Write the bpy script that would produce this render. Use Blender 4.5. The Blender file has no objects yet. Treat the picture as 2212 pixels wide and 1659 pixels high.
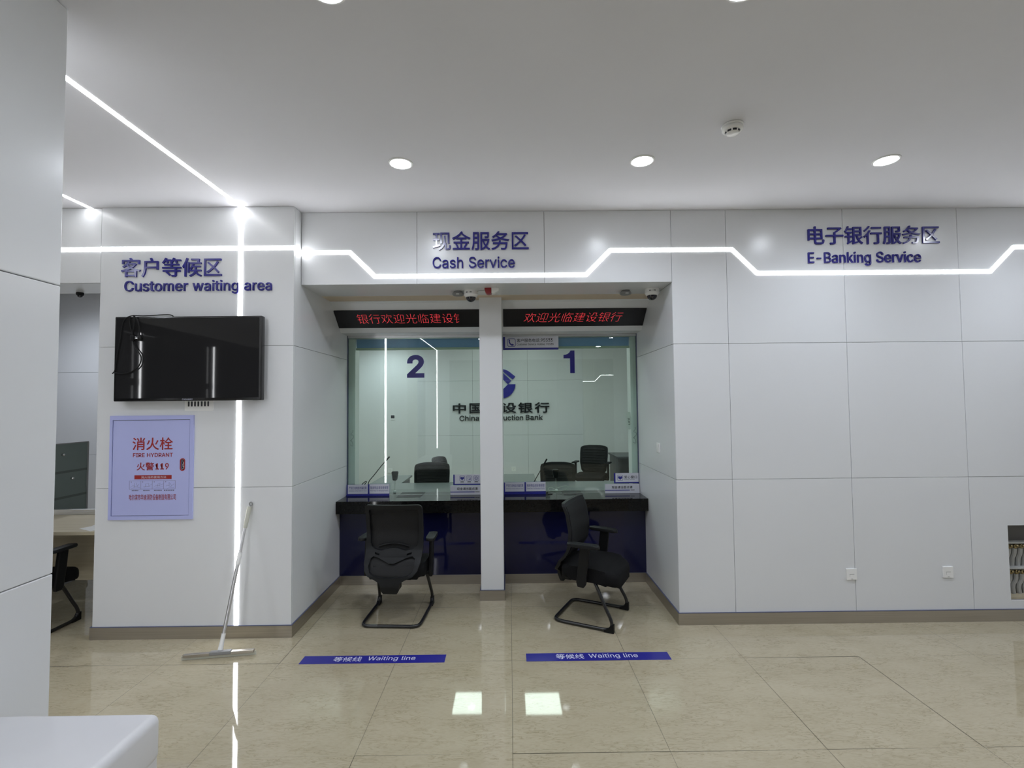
# Bank hall with two cash service windows, built in metres: X right, Y away from the camera, Z up.
import bpy, bmesh, math, random
from mathutils import Vector, Matrix
random.seed(7)
scene = bpy.context.scene
COL = scene.collection
PI = math.pi

# ---------------------------------------------------------------- camera, world, exposure
cam_d = bpy.data.cameras.new('camera')
cam_d.sensor_fit = 'HORIZONTAL'
cam_d.sensor_width = 36.0
cam_d.lens = 36.0 * 1061.1 / 2212.0
cam_d.clip_start = 0.05
cam = bpy.data.objects.new('camera', cam_d)
COL.objects.link(cam)
YAW, PITCH, ROLL = math.radians(-0.312), math.radians(2.294), math.radians(0.552)
R_cam = (Matrix.Rotation(YAW, 3, 'Z') @ Matrix.Rotation(PITCH, 3, 'X') @ Matrix.Rotation(ROLL, 3, 'Y')
         @ Matrix.Rotation(PI / 2, 3, 'X'))
cam.matrix_world = Matrix.Translation((0, 0, 1.77)) @ R_cam.to_4x4()
scene.camera = cam

world = bpy.data.worlds.new('night')
scene.world = world
world.use_nodes = True
world.node_tree.nodes['Background'].inputs[0].default_value = (0.012, 0.014, 0.02, 1)
world.node_tree.nodes['Background'].inputs[1].default_value = 1.0

scene.view_settings.view_transform = 'Standard'
scene.view_settings.look = 'None'
scene.view_settings.exposure = 0.0
scene.view_settings.gamma = 1.0
scene.view_settings.use_curve_mapping = False
scene.cycles.max_bounces = 12
scene.cycles.diffuse_bounces = 6
scene.cycles.glossy_bounces = 6
scene.cycles.transparent_max_bounces = 16
scene.cycles.sample_clamp_indirect = 8.0
scene.cycles.caustics_reflective = True

E_DOWN = 80.0      # glow of the ceiling downlight discs
W_DOWN = 56.0      # watts of each downlight's beam
E_STRIP = 18.0     # linear light strips
E_PANEL = 10.5      # square panel lights over the teller room

# ---------------------------------------------------------------- materials
def mat(name, col, rough=0.5, metal=0.0, spec=0.5, coat=0.0, emit=0.0, emit_col=None):
    m = bpy.data.materials.new(name)
    m.use_nodes = True
    b = m.node_tree.nodes['Principled BSDF']
    b.inputs['Base Color'].default_value = (*col, 1)
    b.inputs['Roughness'].default_value = rough
    b.inputs['Metallic'].default_value = metal
    b.inputs['Specular IOR Level'].default_value = spec
    b.inputs['Coat Weight'].default_value = coat
    if emit:
        b.inputs['Emission Color'].default_value = (*(emit_col or col), 1)
        b.inputs['Emission Strength'].default_value = emit
    return m

def noisy(m, c1, c2, scale, stretch=(1, 1, 1), lo=0.35, hi=0.65, detail=6, bump=0.0, bump_scale=None, distort=0.0):
    nt = m.node_tree
    b = nt.nodes['Principled BSDF']
    tc = nt.nodes.new('ShaderNodeTexCoord')
    mp = nt.nodes.new('ShaderNodeMapping')
    mp.inputs['Scale'].default_value = stretch
    nz = nt.nodes.new('ShaderNodeTexNoise')
    nz.inputs['Scale'].default_value = scale
    nz.inputs['Detail'].default_value = detail
    nz.inputs['Distortion'].default_value = distort
    rp = nt.nodes.new('ShaderNodeValToRGB')
    rp.color_ramp.elements[0].position = lo
    rp.color_ramp.elements[0].color = (*c1, 1)
    rp.color_ramp.elements[1].position = hi
    rp.color_ramp.elements[1].color = (*c2, 1)
    L = nt.links.new
    L(tc.outputs['Object'], mp.inputs['Vector'])
    L(mp.outputs['Vector'], nz.inputs['Vector'])
    L(nz.outputs['Fac'], rp.inputs['Fac'])
    L(rp.outputs['Color'], b.inputs['Base Color'])
    if bump:
        bp = nt.nodes.new('ShaderNodeBump')
        bp.inputs['Strength'].default_value = bump
        bp.inputs['Distance'].default_value = 0.002
        n2 = nt.nodes.new('ShaderNodeTexNoise')
        n2.inputs['Scale'].default_value = bump_scale or scale
        L(tc.outputs['Object'], n2.inputs['Vector'])
        L(n2.outputs['Fac'], bp.inputs['Height'])
        L(bp.outputs['Normal'], b.inputs['Normal'])
    return m

def glass_mat(name, tint, ior=1.5):
    m = bpy.data.materials.new(name)
    m.use_nodes = True
    nt = m.node_tree
    nt.nodes.clear()
    out = nt.nodes.new('ShaderNodeOutputMaterial')
    mix = nt.nodes.new('ShaderNodeMixShader')
    tr = nt.nodes.new('ShaderNodeBsdfTransparent')
    tr.inputs['Color'].default_value = (*tint, 1)
    gl = nt.nodes.new('ShaderNodeBsdfGlossy')
    gl.inputs['Roughness'].default_value = 0.0
    gl.inputs['Color'].default_value = (1, 1, 1, 1)
    fr = nt.nodes.new('ShaderNodeFresnel')
    geo = nt.nodes.new('ShaderNodeNewGeometry')
    mr = nt.nodes.new('ShaderNodeMapRange')
    mr.inputs['To Min'].default_value = ior
    mr.inputs['To Max'].default_value = 1.0 / ior
    L = nt.links.new
    L(geo.outputs['Backfacing'], mr.inputs['Value'])
    L(mr.outputs['Result'], fr.inputs['IOR'])
    L(fr.outputs['Fac'], mix.inputs['Fac'])
    L(tr.outputs['BSDF'], mix.inputs[1])
    L(gl.outputs['BSDF'], mix.inputs[2])
    L(mix.outputs['Shader'], out.inputs['Surface'])
    return m

def see_through(name, col, alpha, rough=0.7):
    m = mat(name, col, rough)
    m.node_tree.nodes['Principled BSDF'].inputs['Alpha'].default_value = alpha
    return m

M = {}
M['panel'] = noisy(mat('white_wall_panel', (0.74, 0.745, 0.75), 0.24, spec=0.45), (0.725, 0.738, 0.755), (0.74, 0.753, 0.77), 1.2, bump=0.02, bump_scale=1.5)
M['paint'] = noisy(mat('white_wall_paint', (0.72, 0.73, 0.72), 0.6), (0.71, 0.72, 0.71), (0.73, 0.74, 0.73), 2.0, bump=0.03, bump_scale=60)
M['ceil'] = noisy(mat('ceiling_paint', (0.70, 0.70, 0.735), 0.8, spec=0.2), (0.695, 0.695, 0.73), (0.71, 0.71, 0.745), 1.5, bump=0.02, bump_scale=80)
M['seam'] = mat('panel_joint', (0.10, 0.10, 0.11), 0.8)
M['beige'] = mat('raw_beige_board', (0.62, 0.52, 0.40), 0.7)
M['floor'] = mat('polished_beige_tile', (0.42, 0.38, 0.30), 0.035, spec=0.5)
def floor_nodes(m):
    nt = m.node_tree; L = nt.links.new; b = nt.nodes['Principled BSDF']
    tc = nt.nodes.new('ShaderNodeTexCoord')
    def noise(scale, stretch, detail, dist):
        mp = nt.nodes.new('ShaderNodeMapping'); mp.inputs['Scale'].default_value = stretch
        n = nt.nodes.new('ShaderNodeTexNoise'); n.inputs['Scale'].default_value = scale; n.inputs['Detail'].default_value = detail; n.inputs['Distortion'].default_value = dist
        L(tc.outputs['Object'], mp.inputs['Vector']); L(mp.outputs['Vector'], n.inputs['Vector'])
        return n.outputs['Fac']
    def ramp(v, stops):
        r = nt.nodes.new('ShaderNodeValToRGB')
        while len(r.color_ramp.elements) < len(stops): r.color_ramp.elements.new(0.5)
        for e, (pos, c) in zip(r.color_ramp.elements, stops): e.position = pos; e.color = (*c, 1)
        L(v, r.inputs['Fac']); return r.outputs['Color']
    def mult(a, c):
        x = nt.nodes.new('ShaderNodeMix'); x.data_type = 'RGBA'; x.blend_type = 'MULTIPLY'; x.inputs['Factor'].default_value = 1.0
        L(a, x.inputs['A']); L(c, x.inputs['B']); return x.outputs['Result']
    soft = ramp(noise(2.2, (1, 1.6, 1), 5, 0.4), [(0.3, (0.385, 0.338, 0.236)), (0.7, (0.43, 0.382, 0.277))])
    vein = ramp(noise(8.5, (1, 4.6, 1), 9, 1.4), [(0.44, (1, 1, 1)), (0.485, (0.90, 0.89, 0.86)), (0.503, (0.68, 0.66, 0.59)), (0.518, (0.92, 0.915, 0.89)), (0.57, (1, 1, 1))])
    gate = ramp(noise(4.0, (1, 2, 1), 4, 0.3), [(0.38, (0.15, 0.15, 0.15)), (0.58, (1, 1, 1))])
    white = nt.nodes.new('ShaderNodeMix'); white.data_type = 'RGBA'; white.inputs['A'].default_value = (1, 1, 1, 1)
    L(gate, white.inputs['Factor']); L(vein, white.inputs['B'])
    fine = ramp(noise(38.0, (1, 3.0, 1), 4, 0.5), [(0.35, (0.95, 0.945, 0.93)), (0.6, (1, 1, 1))])
    L(mult(mult(soft, white.outputs['Result']), fine), b.inputs['Base Color'])
floor_nodes(M['floor'])
M['grout'] = mat('dark_grout', (0.10, 0.09, 0.07), 0.7)
M['steel'] = noisy(mat('brushed_steel', (0.50, 0.47, 0.43), 0.32, metal=1.0), (0.46, 0.43, 0.39), (0.53, 0.50, 0.46), 30, stretch=(0.05, 0.05, 6))
M['film'] = mat('blue_film_edge', (0.09, 0.10, 0.18), 0.4)
M['chrome'] = mat('chrome', (0.75, 0.75, 0.76), 0.15, metal=1.0)
M['black_stone'] = noisy(mat('black_granite', (0.007, 0.007, 0.007), 0.05, spec=0.22), (0.005, 0.005, 0.005), (0.009, 0.009, 0.009), 60)
M['navy_gloss'] = mat('navy_glass_panel', (0.007, 0.008, 0.042), 0.05, spec=0.5)
M['glass'] = glass_mat('clear_green_glass', (0.86, 0.935, 0.90))
M['dark_glass'] = mat('dark_window_glass', (0.008, 0.009, 0.011), 0.02, spec=0.5)
M['sign_blue'] = mat('sign_blue', (0.020, 0.018, 0.23), 0.16, spec=0.6)
M['print_blue'] = mat('print_blue', (0.025, 0.028, 0.26), 0.4)
M['logo_blue'] = mat('logo_blue', (0.030, 0.028, 0.30), 0.2)
M['sign_black'] = mat('sign_black', (0.01, 0.011, 0.014), 0.25)
M['plate_white'] = mat('acrylic_white', (0.66, 0.67, 0.74), 0.25)
M['plate_grey'] = mat('print_grey', (0.025, 0.025, 0.035), 0.5)
M['red'] = mat('red_paint', (0.33, 0.02, 0.018), 0.4)
M['red_box'] = mat('red_plastic', (0.30, 0.025, 0.03), 0.35)
M['lav'] = noisy(mat('lavender_enamel', (0.45, 0.48, 0.82), 0.35), (0.445, 0.475, 0.81), (0.465, 0.495, 0.83), 3, bump=0.01)
M['gap'] = mat('shadow_gap', (0.02, 0.02, 0.03), 0.7)
M['print_line'] = mat('print_line', (0.16, 0.14, 0.26), 0.5)
M['black'] = mat('black_plastic', (0.005, 0.0053, 0.0058), 0.42, spec=0.25)
M['grey_black'] = mat('charcoal_plastic', (0.010, 0.0108, 0.0118), 0.5, spec=0.25)
M['tube'] = mat('black_steel_tube', (0.013, 0.013, 0.014), 0.25, spec=0.6)
M['fabric'] = noisy(mat('black_fabric', (0.006, 0.006, 0.0065), 0.9, spec=0.2), (0.004, 0.004, 0.0045), (0.008, 0.008, 0.009), 300, bump=0.3, bump_scale=400)
M['mesh'] = see_through('black_mesh', (0.004, 0.0042, 0.0046), 0.90)
M['screen'] = mat('tv_screen', (0.019, 0.019, 0.020), 0.03, spec=0.5)
M['bezel'] = mat('tv_bezel', (0.01, 0.01, 0.011), 0.2)
M['led_black'] = mat('led_board_black', (0.012, 0.012, 0.015), 0.25)
M['led_red'] = mat('led_red', (0.5, 0.03, 0.04), 0.5, emit=0.55, emit_col=(1.0, 0.06, 0.08))
M['white'] = mat('white_plastic', (0.84, 0.84, 0.83), 0.35)
M['off_white'] = mat('ivory_grip', (0.55, 0.55, 0.47), 0.5)
M['dim_grey'] = mat('grey_plastic', (0.25, 0.25, 0.25), 0.45)
M['smoked'] = mat('smoked_dome', (0.012, 0.012, 0.02), 0.06, spec=0.7)
M['desk_white'] = noisy(mat('white_solid_surface', (0.66, 0.66, 0.68), 0.28), (0.655, 0.655, 0.675), (0.675, 0.675, 0.695), 5)
M['desk_top'] = mat('grey_green_laminate', (0.13, 0.15, 0.145), 0.25)
M['desk_dark'] = mat('dark_grey_laminate', (0.045, 0.048, 0.050), 0.35)
M['wood'] = noisy(mat('pale_oak_laminate', (0.50, 0.44, 0.31), 0.4), (0.45, 0.39, 0.27), (0.54, 0.48, 0.35), 6, stretch=(0.3, 6, 6))
M['frost'] = noisy(mat('frosted_glass', (0.16, 0.20, 0.185), 0.3), (0.155, 0.195, 0.18), (0.165, 0.205, 0.19), 4)
M['frost_line'] = mat('frosted_band', (0.09, 0.11, 0.10), 0.4)
M['blind'] = mat('blue_blind', (0.19, 0.36, 0.66), 0.8)
M['blind_bar'] = mat('blind_bar', (0.42, 0.50, 0.40), 0.5)
M['paper'] = mat('paper', (0.72, 0.72, 0.70), 0.8)
M['brass'] = mat('brass', (0.34, 0.27, 0.14), 0.3, metal=1.0)
M['pipe'] = mat('white_pipe', (0.40, 0.405, 0.39), 0.45)
M['niche'] = mat('raw_board', (0.20, 0.19, 0.18), 0.9)
M['floor_blue'] = mat('floor_sticker_blue', (0.025, 0.025, 0.25), 0.18)
M['ink_white'] = mat('ink_white', (0.62, 0.64, 0.78), 0.4)
M['down'] = mat('downlight_glow', (1, 1, 1), 0.5, emit=E_DOWN, emit_col=(0.915, 0.965, 1.04))
M['strip'] = mat('strip_glow', (1, 1, 1), 0.5, emit=E_STRIP, emit_col=(0.965, 0.98, 1.0))
M['panel_light'] = mat('panel_glow', (1, 1, 1), 0.5, emit=E_PANEL, emit_col=(0.96, 1.0, 0.97))
M['alu'] = mat('aluminium', (0.72, 0.72, 0.73), 0.35, metal=1.0)

# ---------------------------------------------------------------- mesh helpers
def link(name, me, m, parent=None):
    o = bpy.data.objects.new(name, me)
    COL.objects.link(o)
    for k in (m if isinstance(m, (list, tuple)) else [m]):
        o.data.materials.append(k)
    if parent is not None:
        o.parent = parent
        root = parent
        while root.parent:
            root = root.parent
        if not root.get('local'):
            me.transform(Matrix.Translation(-Vector(root.location)))
    return o

class MB:
    def __init__(s):
        s.bm = bmesh.new()
        s.mi = 0
    def _new(s, geom_faces):
        for f in geom_faces:
            f.material_index = s.mi
    def box(s, x0, x1, y0, y1, z0, z1, bev=0.0, seg=2):
        x0, x1 = min(x0, x1), max(x0, x1); y0, y1 = min(y0, y1), max(y0, y1); z0, z1 = min(z0, z1), max(z0, z1)
        t = bmesh.new()
        bmesh.ops.create_cube(t, size=1.0)
        for v in t.verts:
            v.co = Vector(((x0 + x1) / 2 + v.co.x * (x1 - x0), (y0 + y1) / 2 + v.co.y * (y1 - y0), (z0 + z1) / 2 + v.co.z * (z1 - z0)))
        if bev:
            bmesh.ops.bevel(t, geom=list(t.edges), offset=bev, segments=seg, profile=0.5, affect='EDGES')
        s.join(t)
        return s
    def join(s, t, mx=None):
        if mx is not None:
            t.transform(mx)
        vm = {v: s.bm.verts.new(v.co) for v in t.verts}
        for f in t.faces:
            try:
                g = s.bm.faces.new([vm[v] for v in f.verts])
                g.material_index = s.mi
                g.smooth = f.smooth
            except ValueError:
                pass
        t.free()
        return s
    def prism(s, poly, axis, lo, hi, bev=0.0):
        # poly: list of 2-D points; axis 'x': (y,z) extruded along x, 'y': (x,z), 'z': (x,y)
        t = bmesh.new()
        def P(p, k):
            return {'x': (k, p[0], p[1]), 'y': (p[0], k, p[1]), 'z': (p[0], p[1], k)}[axis]
        a = [t.verts.new(P(p, lo)) for p in poly]
        b = [t.verts.new(P(p, hi)) for p in poly]
        t.faces.new(a); t.faces.new(b[::-1])
        n = len(poly)
        for i in range(n):
            t.faces.new((a[i], b[i], b[(i + 1) % n], a[(i + 1) % n]))
        bmesh.ops.recalc_face_normals(t, faces=t.faces)
        if bev:
            bmesh.ops.bevel(t, geom=list(t.edges), offset=bev, segments=2, profile=0.5, affect='EDGES')
        s.join(t)
        return s
    def tube(s, pts, r, res=10, closed=False, smooth_iter=0):
        pts = [Vector(p) for p in pts]
        for _ in range(smooth_iter):
            q = []
            n = len(pts)
            rng = range(n if closed else n - 1)
            if not closed: q.append(pts[0])
            for i in rng:
                a, b = pts[i], pts[(i + 1) % n]
                q += [a * .75 + b * .25, a * .25 + b * .75]
            if not closed: q.append(pts[-1])
            pts = q
        n = len(pts)
        rad = r if callable(r) else (lambda t: r)
        t = bmesh.new()
        rings = []
        up = None
        for i, p in enumerate(pts):
            if closed:
                d = (pts[(i + 1) % n] - pts[i - 1]).normalized()
            else:
                d = (pts[min(i + 1, n - 1)] - pts[max(i - 1, 0)]).normalized()
            if up is None:
                up = d.orthogonal().normalized()
            up = (up - d * up.dot(d))
            if up.length < 1e-6: up = d.orthogonal()
            up.normalize()
            sd = d.cross(up)
            rr = rad(i / max(1, n - 1))
            rings.append([t.verts.new(p + (up * math.cos(a) + sd * math.sin(a)) * rr) for a in [2 * PI * k / res for k in range(res)]])
        for i in range(n if closed else n - 1):
            A, B = rings[i], rings[(i + 1) % n]
            for k in range(res):
                f = t.faces.new((A[k], A[(k + 1) % res], B[(k + 1) % res], B[k])); f.smooth = True
        if not closed:
            t.faces.new(rings[0][::-1]); t.faces.new(rings[-1])
        bmesh.ops.recalc_face_normals(t, faces=t.faces)
        s.join(t)
        return s
    def lathe(s, prof, c=(0, 0, 0), res=32, mx=None):
        # prof: list of (radius, z)
        t = bmesh.new()
        rings = []
        for r, z in prof:
            if r < 1e-6:
                rings.append([t.verts.new((0, 0, z))])
            else:
                rings.append([t.verts.new((r * math.cos(2 * PI * k / res), r * math.sin(2 * PI * k / res), z)) for k in range(res)])
        for A, B in zip(rings, rings[1:]):
            for k in range(res):
                if len(A) == 1 and len(B) == 1: continue
                if len(A) == 1: f = t.faces.new((A[0], B[(k + 1) % res], B[k]))
                elif len(B) == 1: f = t.faces.new((A[k], A[(k + 1) % res], B[0]))
                else: f = t.faces.new((A[k], A[(k + 1) % res], B[(k + 1) % res], B[k]))
                f.smooth = True
        for A, e in ((rings[0], 0), (rings[-1], 1)):
            if len(A) > 1:
                t.faces.new(A if e else A[::-1])
        bmesh.ops.recalc_face_normals(t, faces=t.faces)
        if mx is not None: t.transform(mx)
        t.transform(Matrix.Translation(c))
        s.join(t)
        return s
    def build(s, name, m, parent=None, smooth=False, angle=35):
        me = bpy.data.meshes.new(name)
        bmesh.ops.remove_doubles(s.bm, verts=s.bm.verts, dist=1e-6)
        s.bm.to_mesh(me)
        s.bm.free()
        if smooth:
            for p in me.polygons: p.use_smooth = True
            me.set_sharp_from_angle(angle=math.radians(angle))
        return link(name, me, m, parent)

def thing(name, label, cat, loc=(0, 0, 0), group=None, local=False, rotz=0.0):
    o = bpy.data.objects.new(name, None)
    COL.objects.link(o)
    o.location = loc
    o.rotation_euler = (0, 0, rotz)
    o.empty_display_size = 0.1
    o['label'] = label; o['category'] = cat
    if group: o['group'] = group
    if local: o['local'] = 1
    return o
def tag(o, label, cat, group=None, kind=None):
    o['label'] = label; o['category'] = cat
    if group: o['group'] = group
    if kind: o['kind'] = kind
    return o
def struct(o):
    o['kind'] = 'structure'
    return o
def mesh_of(curve):
    o = bpy.data.objects.new('tmp', curve)
    COL.objects.link(o)
    bpy.context.view_layer.update()
    dg = bpy.context.evaluated_depsgraph_get()
    me = bpy.data.meshes.new_from_object(o.evaluated_get(dg))
    bpy.data.objects.remove(o)
    bpy.data.curves.remove(curve)
    return me

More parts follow.
